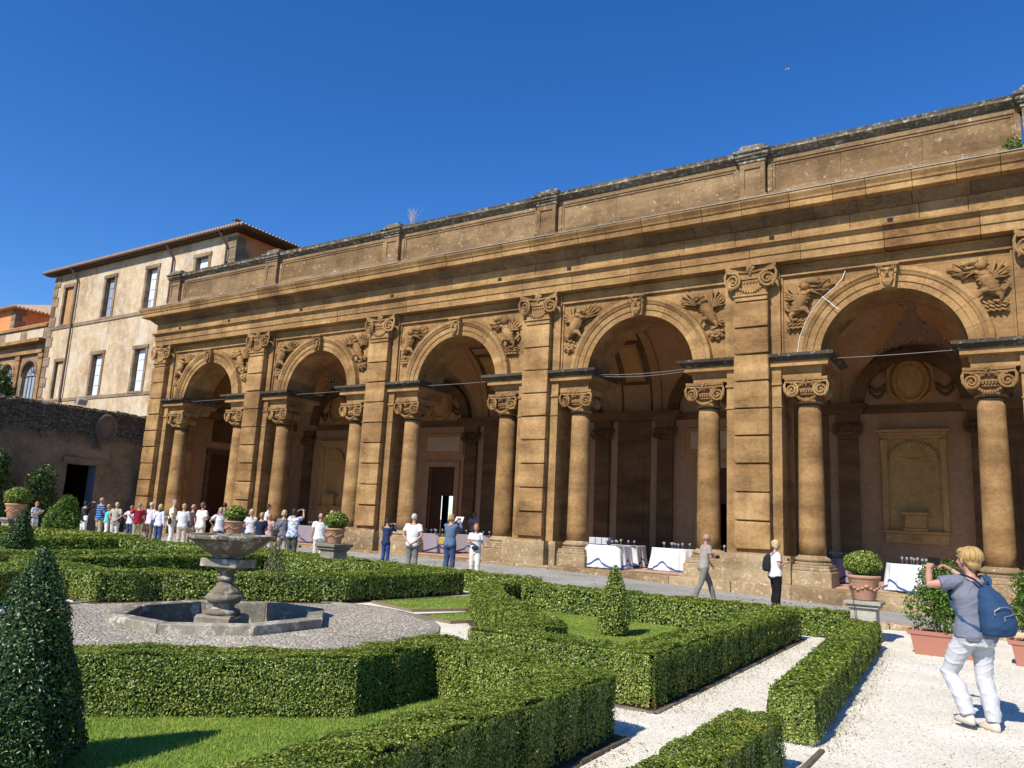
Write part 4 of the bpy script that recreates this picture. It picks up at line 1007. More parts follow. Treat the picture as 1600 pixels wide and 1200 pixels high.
b.add(vs, fs); gv = b.build('gravel_ground', M['gravel'], fix=False); tag(gv, kind='structure')
b = MB(); nx, ny = 110, 10; vs = []; fs = []
for a in range(nx+1):
    X = -55+68*a/nx; e = edge_y(X)
    for c in range(ny+1):
        Y = e-.02+(23.8-e)*c/ny; vs.append((X, Y, road_z(X, Y)+.006*sin(X*7+Y*5)))
for a in range(nx):
    for c in range(ny): fs.append((a*(ny+1)+c, (a+1)*(ny+1)+c, (a+1)*(ny+1)+c+1, a*(ny+1)+c+1))
b.add(vs, fs); rd = b.build('cobbled_path', M['cobble'], fix=False); tag(rd, kind='structure')
x = -24.0; kb = thing('path_border', 'low uneven border of rough stones between cobbled path and garden', 'stone border', (-8, 17, 0))
while x < 10:
    L = random.uniform(.28, .62); y = edge_y(x); sl = (edge_y(x+.5)-y)/.5; b = MB(); b.cbox(0, L, -.12-random.uniform(0, .08), .14, -.1, .13+random.uniform(-.05, .05), .04, r=.03)
    b.xform(Matrix.Translation((x+8, y-17, 0)) @ Matrix.Rotation(math.atan(sl), 4, 'Z')); b.build('border_stone', M['stone_base'] if random.random() < .6 else M['stone_grey'], kb); x += L+.02
# round pebble paving with a pale kerb
b = MB(); n = 64; R = 3.12
ro = [1.40/max(cos(((2*pi*i/n+pi/8) % (pi/4))-pi/8), .1) for i in range(n)]
b.add([(CX+ro[i]*cos(2*pi*i/n), CY+ro[i]*sin(2*pi*i/n), .006) for i in range(n)]+[(CX+.1+R*cos(2*pi*i/n), CY+R*sin(2*pi*i/n), .006) for i in range(n)], [(i, (i+1) % n, n+(i+1) % n, n+i) for i in range(n)])
tag(b.build('pebble_paving', M['pebble']), kind='structure')
pk_ = thing('paving_kerb', 'pale flat kerb ring around the pebble paving of the fountain', 'kerb', (CX+.1, CY, 0))
for i in range(34):
    a0 = 2*pi*i/34+.003; a1 = 2*pi*(i+1)/34-.003; b = MB()
    b.prism([(R*cos(a0), R*sin(a0)), ((R+.13)*cos(a0), (R+.13)*sin(a0)), ((R+.13)*cos(a1), (R+.13)*sin(a1)), (R*cos(a1), R*sin(a1))], -.05, .03+random.uniform(-.004, .004)); b.build('kerb_stone', M['travertine'], pk_)

def visible(P, mx=300, my=250):
    d = P-np.array([0, 0, CAM_H]); z = d@np.array(fwd); zz = np.maximum(z, .01)
    x = 800+1203.8*(d@np.array(R2))/zz; y = 600-1203.8*(d@np.array(U2))/zz
    return (z > .2) & (x > -mx) & (x < 1600+mx) & (y > -my) & (y < 1200+my), z
def blades(name, P, h, w, mat):
    n = len(P); a = rng.uniform(0, 2*pi, n); t = np.stack([np.cos(a), np.sin(a), np.zeros(n)], 1)
    hh = h*rng.uniform(.6, 1.3, n); lean = rng.normal(size=(n, 3))*.4; lean[:, 2] = 1
    co = np.empty((n, 3, 3)); w = w*np.ones(n)
    co[:, 0] = P-t*w[:, None]; co[:, 1] = P+t*w[:, None]; co[:, 2] = P+lean*hh[:, None]
    me = bpy.data.meshes.new(name); me.vertices.add(3*n); me.vertices.foreach_set('co', co.ravel()); me.loops.add(3*n)
    me.loops.foreach_set('vertex_index', np.arange(3*n, dtype=np.int32)); me.polygons.add(n); me.polygons.foreach_set('loop_start', (np.arange(n)*3).astype(np.int32))
    me.update(calc_edges=True); me.materials.append(mat); o = link(me, name, mat); tag(o, kind='stuff'); return o
def inpoly(P, poly):
    x, y = P[:, 0], P[:, 1]; r = np.zeros(len(P), bool); j = len(poly)-1
    for i in range(len(poly)):
        xi, yi = poly[i]; xj, yj = poly[j]
        c = ((yi > y) != (yj > y)) & (x < (xj-xi)*(y-yi)/(yj-yi+1e-12)+xi); r ^= c; j = i
    return r
def lawn(poly, z=.025, dens=7500, h=.022, w=.0026, edge=False):
    sheet('lawn', poly, z, M['turf'])
    xs = [p[0] for p in poly]; ys = [p[1] for p in poly]; A = (max(xs)-min(xs))*(max(ys)-min(ys)); n = int(A*dens)
    P = np.stack([rng.uniform(min(xs), max(xs), n), rng.uniform(min(ys), max(ys), n), np.full(n, z)], 1)
    v, d = visible(P); P = P[inpoly(P, poly) & v]; d = np.linalg.norm(P-np.array([0, 0, CAM_H]), axis=1)
    blades('grass', P, h, np.maximum(w, d*.00055), M['grass'])
    if edge:
        cx = sum(xs)/len(xs); cy = sum(ys)/len(ys)
        e = thing('bed_edging', edge, 'edging', (cx, cy, 0)); b = MB(); q = [(x-cx, y-cy) for x, y in poly]; b.sweep([(0, -.02), (0, z+.02), (.05, z+.02), (.05, -.02)], q, closed=True); b.build('edging_strip', M['bark'], e)

def offset_poly(pts, w):     # inward for counter-clockwise outlines
    n = len(pts); out = []
    for i in range(n):
        p = np.array(pts[i]); a = np.array(pts[i-1]); c = np.array(pts[(i+1) % n])
        d1 = (p-a)/np.linalg.norm(p-a); d2 = (c-p)/np.linalg.norm(c-p); n1 = np.array((-d1[1], d1[0])); n2 = np.array((-d2[1], d2[0]))
        m = n1+n2; m /= np.dot(m, n1); out.append(tuple(p+m*w))
    return out
def lownoise(P, s, seed=0):
    return (np.sin(P[:, 0]*s+seed)+np.sin(P[:, 1]*s*1.3+1.7+seed)+np.sin(P[:, 2]*s*1.7+P[:, 0]*s*.6)+np.sin(P[:, 0]*s*2.3-P[:, 1]*s*2.1+seed))/4
def hedge_leaves(quads, lf=1.0, mat='box', name='foliage', bulge=.042):
    Ps, Ns, Sz = [], [], []
    for q, nv in quads:
        q = np.array(q, float); nv = np.array(nv, float); L = max(np.linalg.norm(q[1]-q[0]), .01); L2_ = np.linalg.norm(q[3]-q[0])
        m = max(1, int(L/.8)); 
        for s in range(m):
            a0 = q[0]+(q[1]-q[0])*s/m; a1 = q[0]+(q[1]-q[0])*(s+1)/m; b0 = q[3]+(q[2]-q[3])*s/m; b1 = q[3]+(q[2]-q[3])*(s+1)/m
            c = (a0+a1+b0+b1)/4; v, z = visible(c[None], 420, 350)
            if not v[0]: continue
            d = np.linalg.norm(c-np.array([0, 0, CAM_H])); sz = max(.0175, .0029*d)*lf
            A = np.linalg.norm(a1-a0)*.5*(np.linalg.norm(b0-a0)+np.linalg.norm(b1-a1)); n = int(A*2.05/(sz*sz*.31))
            u = rng.random(n)[:, None]; t = rng.random(n)[:, None]
            P = (a0*(1-u)+a1*u)*(1-t)+(b0*(1-u)+b1*u)*t
            dn = -np.abs(rng.normal(size=n))*sz*.9+sz*.45; dn += bulge*lownoise(P, 6)+.5*bulge*lownoise(P, 17, 2)
            dn = np.where(rng.random(n) < .014, dn+sz*rng.uniform(.8, 2.4, n), dn)
            hz_ = P[:, 2]; keep = rng.random(n) < np.clip(.30+.75*(lownoise(P, 9, 5)+1)*.5+np.clip(hz_*3.0, 0, .8), 0, 1); P = P[keep]; dn = dn[keep]; n = len(P)
            P = P+nv*dn[:, None]; Ps.append(P); Ns.append(np.repeat(nv[None], n, 0)+np.array([0, 0, .12])); Sz.append(np.full(n, sz))
    if not Ps: return None
    return leaf_mesh(name, np.concatenate(Ps), np.concatenate(Ns), np.concatenate(Sz), M[mat], spread=.62, curl=.3)
def hedge(outer, h, w, label, lf=1.0, ring=True, cut=.07):
    cx = sum(p[0] for p in outer)/len(outer); cy = sum(p[1] for p in outer)/len(outer)
    inner = offset_poly(outer, w) if ring else None
    t = thing('box_hedge', label, 'hedge', (cx, cy, 0), group='clipped box hedges of the parterre')
    quads = []; n = len(outer)
    for i in range(n):
        p, q = outer[i], outer[(i+1) % n]; d = np.array(q)-np.array(p); L = np.linalg.norm(d); nv = np.array((d[1], -d[0], 0))/L
        quads.append(([(*p, .03), (*q, .03), (*q, h), (*p, h)], nv))
        if ring:
            r, s = inner[i], inner[(i+1) % n]; quads.append(([(*r, .03), (*s, .03), (*s, h), (*r, h)], -nv)); quads.append(([(*p, h), (*q, h), (*s, h), (*r, h)], (0, 0, 1)))
    if not ring: quads.append(([(*outer[0], h), (*outer[1], h), (*outer[2], h), (*outer[3], h)], (0, 0, 1)))
    me = hedge_leaves(quads, lf)
    if me is not None: o = link(me, 'foliage', M['box'], t, (-cx, -cy, 0))
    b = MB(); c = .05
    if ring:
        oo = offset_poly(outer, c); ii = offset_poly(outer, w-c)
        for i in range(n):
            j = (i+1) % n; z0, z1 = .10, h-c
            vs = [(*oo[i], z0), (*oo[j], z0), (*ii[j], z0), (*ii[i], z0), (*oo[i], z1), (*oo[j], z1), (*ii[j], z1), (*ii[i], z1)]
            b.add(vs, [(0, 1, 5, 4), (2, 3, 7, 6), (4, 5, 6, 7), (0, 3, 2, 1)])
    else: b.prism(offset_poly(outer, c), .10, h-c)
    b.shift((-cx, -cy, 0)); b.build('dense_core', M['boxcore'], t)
    # woody stems under the leaves
    b = MB(); line = offset_poly(outer, w*.5) if ring else None
    if ring:
        for i in range(n):
            p, q = np.array(line[i]), np.array(line[(i+1) % n]); L = np.linalg.norm(q-p)
            for k in range(int(L/.22)):
                c_ = p+(q-p)*((k+random.random())/(L/.22)); v, z = visible(np.array([[c_[0], c_[1], .1]])); 
                if not v[0] or z[0] > 14: continue
                for r in range(2):
                    ox, oy = random.uniform(-.2, .2), random.uniform(-.2, .2); b.tube([(c_[0]+ox*.4, c_[1]+oy*.4, 0), (c_[0]+ox, c_[1]+oy, .16)], .009, 4)
        if b.v: b.shift((-cx, -cy, 0)); tag(b.build('stems', M['bark'], t), kind='stuff')
    return inner

# parterre rings round the fountain (outlines counter-clockwise)
def mirrorY(pts, y0, s=1): return [(x, 2*y0-y) for x, y in pts][::-1]
def mirrorX(pts, x0): return [(2*x0-x, y) for x, y in pts][::-1]
RA = [(-2.74, .6), (-2.82, 6.12), (-5.17, 6.72), (-5.17, 5.28), (-7.55, 3.0), (-8.9, 3.0), (-8.9, .6)]
RB = [(-2.99, 7.28), (-3.1, 13.9), (-8.8, 13.9), (-8.8, 12.45), (-7.62, 10.9), (-5.15, 8.4), (-5.15, 7.28)]
RC = [(-10.9, 11.25), (-10.75, 14.9), (-17.4, 14.9), (-17.4, 8.2), (-15.6, 7.75), (-13.15, 7.60), (-12.85, 8.55)]
RD = [(-11.4, .6), (-11.4, 3.1), (-12.7, 4.6), (-13.3, 5.8), (-14.3, 7.15), (-17.6, 7.15), (-17.6, .6)]
H0 = .5
iA = hedge(RA, H0, .45, 'nearest box hedge ring, enclosing the lawn with the big dark topiary cone')
iB = hedge(RB, H0, .52, 'box hedge ring right of the fountain, round the lawn with the small topiary cone')
iC = hedge(RC, H0, .60, 'box hedge ring behind the fountain, holding the thin dry cypress')
iD = hedge(RD, H0, .60, 'box hedge ring at the left frame edge beside the pebble paving')
RE = [(-18.7, 8.4), (-18.7, 15.6), (-25.6, 15.6), (-25.6, 8.4)]
iE = hedge(RE, H0, .60, 'far box hedge ring round the leaning topiary cone on the left')
RF = [(-18.7, .6), (-18.7, 7.2), (-25.6, 7.2), (-25.6, .6)]
hedge(RF, H0, .60, 'box hedge ring beyond the frame edge hedge, far left')
RG = [(-26.8, 9.0), (-26.8, 17.0), (-34.0, 17.0), (-34.0, 9.0)]
hedge(RG, H0, .60, 'farthest box hedge ring in front of the tourists by the garden wall')
RH = [(-10.9, 15.6), (-10.9, 16.2), (-24.5, 18.3), (-24.5, 17.6)]
hedge(RH[::1], .42, 0, 'long low box hedge running along the edge of the cobbled path', ring=False)
hedge([(-10.45, 14.7), (-8.9, 14.7), (-8.9, 15.3), (-10.45, 15.3)], .48, 0, 'short box hedge closing the gravel walk between two rings', ring=False)
hedge([(-1.82, 7.05), (-1.46, 7.05), (-1.90, 14.0), (-2.32, 14.0)], .40, 0, 'narrow straight box hedge in front of the single potted ball on its pedestal', ring=False)
hedge([(-1.84, 2.4), (-1.50, 2.4), (-1.50, 6.15), (-1.84, 6.15)], .40, 0, 'closest straight box hedge at the bottom edge of the gravel walk', ring=False)
hedge([(-3.75, 14.55), (-2.45, 14.55), (-2.45, 15.15), (-3.75, 15.15)], .42, 0, 'short box hedge left of the pedestal beside the cobbled path', ring=False)
for poly in (iA, iB): lawn(poly)
lawn(iC, dens=1500); lawn(iD, dens=1500); lawn(iE, dens=300)
lawn([(-9.3, 11.35), (-8.75, 12.5), (-8.9, 14.3), (-10.2, 14.4), (-10.6, 11.75)], .03, 2500, edge='dark edging strip round the lawn bed beside the far dark hedge')
lawn([(-8.75, 10.85), (-7.9, 10.65), (-7.7, 11.2), (-8.35, 12.0)], .03, 2500, edge='brown edging strip round the small pointed lawn bed near the hedge')
# stone edging under the outer faces
for pts, lab in (([(-2.66, .8), (-2.74, 6.2)], 'low stone edging at the foot of the nearest hedge ring'), ([(-5.0, 7.2), (-2.91, 7.2), (-3.02, 13.4)], 'low stone edging at the foot of the right hedge ring'), ([(-1.40, 6.3), (-1.40, 7.0)], 'short stone edging between the two narrow straight hedges')):
    e = thing('hedge_edging', lab, 'edging', (pts[0][0], pts[0][1], 0))
    for i in range(len(pts)-1):
        p, q = np.array(pts[i]), np.array(pts[i+1]); L = np.linalg.norm(q-p); k = int(L/1.0)+1
        for j in range(k):
            a = p+(q-p)*j/k; b = MB(); b.cbox(.004, L/k-.004, -.03, .02, -.05, .022+random.uniform(-.006, .004), .008, r=.004)
            b.xform(Matrix.Translation((a[0]-pts[0][0], a[1]-pts[0][1], 0)) @ Matrix.Rotation(math.atan2(q[1]-p[1], q[0]-p[0]), 4, 'Z')); b.build('edging_stone', M['edging'], e)
M_unused = 0
# bare earth strips under the hedges
b = MB()
for R_ in (RA, RB, RC, RD):
    o_ = offset_poly(R_, -.10); i_ = offset_poly(R_, .72); n = len(R_)
    for i in range(n): j = (i+1) % n; b.add([(*o_[i], .012), (*o_[j], .012), (*i_[j], .012), (*i_[i], .012)], [(0, 1, 2, 3)])
tag(b.build('hedge_soil', M['soil'], fix=False), kind='structure')

# loose pebbles and twigs on the near gravel
n = 26000; P = np.stack([rng.uniform(-6.5, 3.2, n), rng.uniform(3.0, 15, n), np.full(n, .004)], 1); v, z = visible(P, 200, 100); d = np.linalg.norm(P[:, :2], axis=1)
P = P[v & (rng.random(n) < np.clip(8/d, 0, 1)) & ~inpoly(P, RA) & ~inpoly(P, RB)]
me = leaf_mesh('loose_gravel', P, np.tile([0, 0, 1.], (len(P), 1)), .017, M['gravel'], aspect=.9, spread=.7, curl=.5); o = link(me, 'loose_gravel', M['gravel']); tag(o, kind='stuff')
b = MB()
for k in range(900):
    x, y = random.uniform(-4.5, 2.6), random.uniform(4, 15)
    if -2.95 < x < -1.9 and random.random() < .3: continue
    a = random.uniform(0, 2*pi) if random.random() < .5 else random.gauss(.1, .3); l = random.uniform(.015, .05); b.tube([(x, y, .008), (x+l*cos(a), y+l*sin(a), .01)], .0014, 3, caps=False)
tag(b.build('dry_needles', M['bark'], fix=False), kind='stuff')

# fallen box leaves gathered along the hedges
LP_ = []
for R_, hx in ((RA, .25), (RB, .25)):
    for i in range(len(R_)):
        p, q = np.array(R_[i]), np.array(R_[(i+1) % len(R_)]); L = np.linalg.norm(q-p); k = int(L*170); u = rng.random(k)[:, None]; d_ = (q-p)/L; nn_ = np.array((d_[1], -d_[0])); LP_.append(p+(q-p)*u+nn_*(.06+np.abs(rng.normal(size=k))*.16)[:, None])
for (x_, y0_, y1_, s_) in ((-1.38, 7, 14, -.06), (-1.44, 2.6, 6.2, 0)):
    k = 900; y_ = rng.uniform(y0_, y1_, k); LP_.append(np.stack([x_+s_*(y_-y0_)+np.abs(rng.normal(size=k))*.10, y_], 1))
LP_ = np.concatenate(LP_); P = np.column_stack([LP_, np.full(len(LP_), .012)]); v, z = visible(P, 200, 100); P = P[v]
me = leaf_mesh('fallen_leaves', P, np.tile([0, 0, 1.], (len(P), 1)), .018, M['dryc'], spread=.5); tag(link(me, 'fallen_leaves', M['dryc']), kind='stuff')

# ================================================================== TOPIARY AND POTS
def cone_topiary(x, y, h, r, label, mat='cyp', lf=1.0, lean=0, shape='cone', dens=1.0, core=True):
    t = thing('topiary_cone', label, 'topiary', (x, y, 0), group='topiary cones in the middle of the lawns')
    d = sqrt(x*x+y*y); sz = max(.024 if mat == 'cyp' else .019, .0030*d)*lf; H = h
    def rad(u):
        if shape == 'cone': return r*(min(1, u/.10)**.5)*(1-u)**.78*(1+.0*u)+.02
        return r*(min(1, u/.08)**.4)*(1-max(0, (u-.25)/.75)**1.5)**.8*(.82+.18*sin(pi*min(1, u*1.3)))+.01
    A = 0; us = np.linspace(0, 1, 50); rr = np.array([rad(u) for u in us]); A = 2*pi*np.sum(rr)/50*H
    n = int(A*2.3*dens/(sz*sz*.31)); w_ = np.cumsum(rr); w_ /= w_[-1]; u = np.interp(rng.random(n), w_, us); R_ = np.interp(u, us, rr); a = rng.uniform(0, 2*pi, n)
    nrm = np.stack([np.cos(a), np.sin(a), np.full(n, .4)], 1)
    P0 = np.stack([R_*np.cos(a), R_*np.sin(a), u*H], 1); bump = .10*r*lownoise(P0, 9/r*.35)+.05*r*lownoise(P0, 30/r*.35, 3)
    dep = -np.abs(rng.normal(size=n))*sz*1.3+sz*.5+bump+np.where(rng.random(n) < .04, sz*1.2, 0)
    P = np.stack([(R_+dep)*np.cos(a)+lean*u*H, (R_+dep)*np.sin(a), u*H+.02], 1)
    me = leaf_mesh('foliage', P, nrm, sz, M[mat], aspect=.5, spread=.8, curl=.3); link(me, 'foliage', M[mat], t)
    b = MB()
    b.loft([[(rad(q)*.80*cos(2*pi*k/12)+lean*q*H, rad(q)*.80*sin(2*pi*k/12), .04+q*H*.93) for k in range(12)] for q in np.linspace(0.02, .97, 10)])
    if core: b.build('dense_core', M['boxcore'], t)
    b = MB(); b.tube([(0, 0, -.02), (lean*.1, 0, h*.3)], [.035, .02], 6)
    for k in range(6): a = k*1.1; b.tube([(0, 0, .02), (r*.5*cos(a), r*.5*sin(a), .22)], [.014, .008], 5)
    b.build('trunk', M['bark'], t); return t
cone_topiary(-5.32, 2.70, 1.37, .40, 'big dark glossy topiary cone cut by the left frame edge, closest to the camera', lf=1.05)
cone_topiary(-5.36, 11.5, 1.09, .235, 'small topiary cone with a pale dry foot on the lawn right of the fountain', 'box', 1.0, shape='col')
xx, zz = fa(432, 845, 12.6); cone_topiary(xx, 12.6, zz+.02, .28, 'thin dry grey green cypress behind the fountain bowl', 'dryc', .9, dens=.45, core=False)
cone_topiary(fa(24, 845, 11.0)[0], 11.0, 1.42, .46, 'leaning dense topiary cone in front of the seated pot at far left', 'cyp', .8, lean=.25)

def ball_cloud(c, r, sz, mat, n=None, fill=1.0, ragged=.12):
    n = n or int(4*pi*r[0]*r[2]*2.3*fill/(sz*sz*.31)); D = rng.normal(size=(n, 3)); D /= np.linalg.norm(D, axis=1)[:, None]
    k = 1-np.abs(rng.normal(size=n))*.10+ragged*lownoise(D, 5, c[0]); P = np.array(c)+D*np.array(r)*k[:, None]; return P, D
me_potcache = {}
def pot_mesh(r, h):
    b = MB(); b.lathe([(r*.62, 0), (r*.66, .02), (r*.86, h*.72), (r*.88, h*.74), (r*.92, h*.78), (r*.93, h*.86), (r*1.0, h*.88), (r*1.02, h*.97), (r*.98, h), (r*.86, h), (r*.84, h*.9), (.001, h*.88)], 28)
    for k in range(20):
        a = 2*pi*k/20; q = a*4/1; b.ell((r*.80*cos(a), r*.80*sin(a), h*(.50+.06*cos(a*5))), (.035*r/.25, .035*r/.25, .02), 6, 4)
    for k in range(5):
        a = 2*pi*k/5; b.ell((r*.82*cos(a), r*.82*sin(a), h*.58), (.05, .05, .03), 6, 4)
    return b.mesh('pot')
def potted_ball(x, y, zped, wped, rp, hp, rb, lab, ped=True, zg=0):
    if ped:
        p = thing('stone_pedestal', 'square grey stone pedestal with moulded top ' + lab[1], 'pedestal', (x, y, zg), group='stone pedestals'); H = zped-zg; w = wped/2
        b = MB(); b.cbox(-w*.70, w*.70, -w*.70, w*.70, .06, H*.78, .012, r=.003); b.build('shaft', M['travertine'], p)
        b = MB(); b.cbox(-w*.82, w*.82, -w*.82, w*.82, -.03, .07, .015); b.build('foot', M['travertine'], p)
        b = MB(); b.cbox(-w*.76, w*.76, -w*.76, w*.76, H*.78, H*.82, .008); b.cbox(-w*.86, w*.86, -w*.86, w*.86, H*.82, H*.90, .01); b.cbox(-w, w, -w, w, H*.90, H, .015, r=.003); b.build('moulded_top', M['travertine'], p)
    t = thing('potted_box_ball', lab[0], 'potted plant', (x, y, zped), group='clipped box balls in terracotta pots')
    me = pot_mesh(rp, hp); me.materials.append(M['terra']); link(me, 'pot', [], t, smooth=True)
    d = sqrt(x*x+y*y); P, D = ball_cloud((0, 0, hp+rb*.62), (rb, rb, rb*.72), max(.026, .0028*d), 'box')
    me = leaf_mesh('foliage', P, D, max(.028, .0030*d), M['box'], spread=.9); link(me, 'foliage', M['box'], t)
    b = MB(); b.ell((0, 0, hp+rb*.60), (rb*.82, rb*.82, rb*.58), 12, 8); b.build('dense_core', M['boxcore'], t); return t
def at_px(px, Y, py=850): return fa(px, py, Y)[0]
Y = 14.75; x = at_px(1351, Y, 945); zp = fa(1351, 938, Y)[1]
potted_ball(x, Y, zp, .58, .27, .42, .30, ('clipped box ball in terracotta pot on the right hand pedestal', 'at the right, behind the narrow hedge'))
b = MB(); t = thing('irrigation_tube', 'thin black irrigation tube hanging down the pedestal by the right hand pot', 'tube', (x, Y, 0)); b.tube([(-.18, -.27, zp+.36), (-.16, -.30, zp+.12), (-.12, -.33, zp-.02), (-.10, -.31, zp-.3), (-.06, -.27, .05)], .007, 5); b.build('hose', M['gutter'], t)
Y = 15.2; x = at_px(521, Y, 865); zp = fa(521, 849, Y)[1]
potted_ball(x, Y, zp, .72, .27, .40, .32, ('clipped box ball in a terracotta pot before the bald man in dark grey', 'between the fountain and the path'))
Y = 16.6; x = at_px(365, Y, 830); zp = fa(365, 836, Y)[1]
potted_ball(x, Y, zp, .72, .33, .45, .36, ('clipped box ball in a terracotta pot right above the fountain bowl', 'hidden behind the fountain bowl'))
Y = 16.0; x = at_px(22, Y, 810); zp = fa(20, 809, Y)[1]
potted_ball(x, Y, zp, .9, .40, .58, .48, ('clipped box ball in a terracotta pot at the left frame edge', 'at the left frame edge'))

def shrub(x, y, z0, h, r, label, mat, name='shrub', sz=None, fill=.7, cat='shrub', fruit=0, ragged=.25, group=None, stems=7, rz=None):
    t = thing(name, label, cat, (x, y, z0), group=group); d = sqrt(x*x+y*y); sz = sz or max(.05, .0038*d); Ps, Ds = [], []
    k = 16
    for i in range(k):
        a = random.uniform(0, 2*pi); rr = r*.62*sqrt(random.random()); cz = h*(.25+.6*i/k); rad = r*random.uniform(.40, .60)*(1.1-.4*i/k)
        P, D = ball_cloud((rr*cos(a)*(1.05-.5*i/k), rr*sin(a)*(1.05-.5*i/k), cz), (rad, rad, rad*1.15), sz, mat, n=int(4*pi*rad*rad*1.5*fill/(sz*sz*.3)), ragged=ragged); Ps.append(P); Ds.append(D)
    P = np.concatenate(Ps); D = np.concatenate(Ds); kk = P[:, 2] > .03; me = leaf_mesh('foliage', P[kk], D[kk], sz, M[mat], aspect=.42, spread=.9, curl=.35); link(me, 'foliage', M[mat], t)
    b = MB()
    for i in range(stems): a = i*2*pi/stems; b.tube([(.06*cos(a), .06*sin(a), -.05), (r*.25*cos(a), r*.25*sin(a), h*.35), (r*.5*cos(a+.4), r*.5*sin(a+.4), h*.8)], [.016, .012, .005], 5)
    b.build('stems', M['bark'], t)
    for i in range(fruit): a = random.uniform(0, 2*pi); q = MB(); q.ell((0, 0, 0), (.035, .035, .042), 8, 6); q.build('lemon', M['lemonf'], t, (r*.75*cos(a), r*.75*sin(a), h*random.uniform(.35, .85)), smooth=True)
    return t
M['lemonf'] = plain('yellow_lemon', (.75, .50, .03), .45)
def planter(x, y, w, label):
    t = thing('planter_box', label, 'planter', (x, y, 0), group='rectangular terracotta coloured planters'); b = MB(); h = .36; d = .20
    rings = []
    for (s, z) in ((.84, 0), (.95, h*.80), (1.0, h*.81), (1.05, h*.84), (1.07, h), (1.0, h), (.96, h*.88)):
        a, c = w/2*s, d*s; rings.append([(-a, -c, z), (a, -c, z), (a, c, z), (-a, c, z)])
    b.loft(rings); b.build('box', M['terra_pl'], t)
    b = MB(); b.box(-w*.43, w*.43, -d*.85, d*.85, h*.80, h*.90); b.build('soil', M['soil'], t); return t
planter(-.99, 14.05, .92, 'terracotta coloured planter box holding the dense bush left of the photographing woman')
planter(.33, 14.05, .92, 'terracotta coloured planter box cut by the right frame edge, under the lemon bush')
shrub(-1.02, 14.05, .34, 1.18, .46, 'dense glossy citrus bush in the planter behind the raised arms of the woman', 'lemon', 'citrus_bush', .055, .55, 'bush', group='bushes in the planters')
shrub(.26, 14.05, .34, 1.15, .42, 'citrus bush with two yellow lemons at the right frame edge', 'lemon', 'citrus_bush', .055, .5, 'bush', fruit=5, group='bushes in the planters')
# left hand plants
Y = 17.0; x = at_px(99, Y, 800); shrub(x, Y, .30, 1.55, .72, 'round glossy laurel bush left of the photographing woman in black', 'lemon', 'laurel_bush', .11, 1.0, 'bush')
t = thing('low_planter', 'dark low round planter under the round laurel bush', 'planter', (x, Y, 0)); b = MB(); b.lathe([(.42, 0), (.55, .30), (.58, .34), (.50, .34), (.4, .30), (.001, .3)], 20); b.build('tub', M['terra'], t)
for i, (y_, h_, r_, lab) in enumerate([(14.2, 3.9, 1.5, 'tall laurel shrub against the dark garden wall at the left frame edge'), (16.4, 3.9, 1.4, 'tall loose laurel shrub against the dark wall behind the potted box ball'), (18.6, 3.4, 1.1, 'tall thin laurel shrub against the dark wall left of its doorway')]):
    shrub(-38.4, y_, 0, h_, r_, lab, 'laurel', 'laurel_shrub', .15, .55, 'shrub', ragged=.4, group='laurel shrubs along the dark wall')
shrub(-41.6, 17.0, 5.6, 2.2, 1.5, 'dark leafy tree top showing over the garden wall at far left', 'laurel', 'tree', .17, .9, 'tree', ragged=.4)
# weeds on the masonry
t = thing('dry_weed', 'bare dry weed growing from the parapet coping beside its pedestal', 'weed', (PX[2]+.9, YQ+.1, 14.45)); b = MB()
for k in range(26):
    a = random.uniform(-.6, .9); l = random.uniform(.35, 1.0); b.tube([(0, 0, 0), (l*.4*sin(a), .1*cos(k), l*.6), (l*.8*sin(a)+random.uniform(-.1, .1), .15*cos(k), l)], [.006, .005, .003], 4)
    b.tube([(l*.4*sin(a), .1*cos(k), l*.6), (l*.4*sin(a)+random.uniform(-.25, .25), 0, l*.9)], .003, 3)
b.build('twigs', plain('dry_twig', (.45, .40, .32), .9), t)
P, D = ball_cloud((0, 0, .16), (.22, .14, .17), .05, 'lemon', n=260, ragged=.4); t = thing('parapet_weed', 'bright green weed sprouting on the cornice at the upper right', 'weed', (at_px(1584, 23.9, 232), 23.9, 12.5))
me = leaf_mesh('foliage', P, D, .08, M['lemon'], spread=1); link(me, 'foliage', M['lemon'], t)

# ================================================================== FOUNTAIN
ft = thing('fountain', 'lichened stone baluster fountain with a wide shallow bowl in a low octagonal basin', 'fountain', (CX, CY, 0))
ap = 1.5; rim = .14; wr = .24
for k in range(8):
    a0 = pi/8+k*pi/4; a1 = a0+pi/4; Ro = ap/cos(pi/8); Ri = (ap-wr)/cos(pi/8); e = .004; b = MB()
    p = [(Ro*cos(a0+e), Ro*sin(a0+e)), (Ro*cos(a1-e), Ro*sin(a1-e)), (Ri*cos(a1-e), Ri*sin(a1-e)), (Ri*cos(a0+e), Ri*sin(a0+e))]
    c = offset_poly(p, .012); z1 = rim+random.uniform(-.004, .004)
    b.loft([[(x, y, -.35) for x, y in p], [(x, y, z1-.012) for x, y in p], [(x, y, z1) for x, y in c]]); b.build('basin_wall', M['stone_grey'], ft)
b = MB(); b.lathe([(1.36, -.352), (1.36, -.33)], 8, sq=1); b.build('basin_floor', M['stone_grey'], ft)
b = MB(); b.add([(1.34*cos(pi/8+k*pi/4), 1.34*sin(pi/8+k*pi/4), -.20) for k in range(8)], [tuple(range(8))]); b.build('basin_water', M['water'], ft)
b = MB(); b.xform; b.cbox(-.30, .30, -.30, .30, -.33, .10, .03, r=.008); b.xform(Matrix.Rotation(radians(22), 4, 'Z')); b.build('plinth_block', M['stone_bowl'], ft)
FS = .80
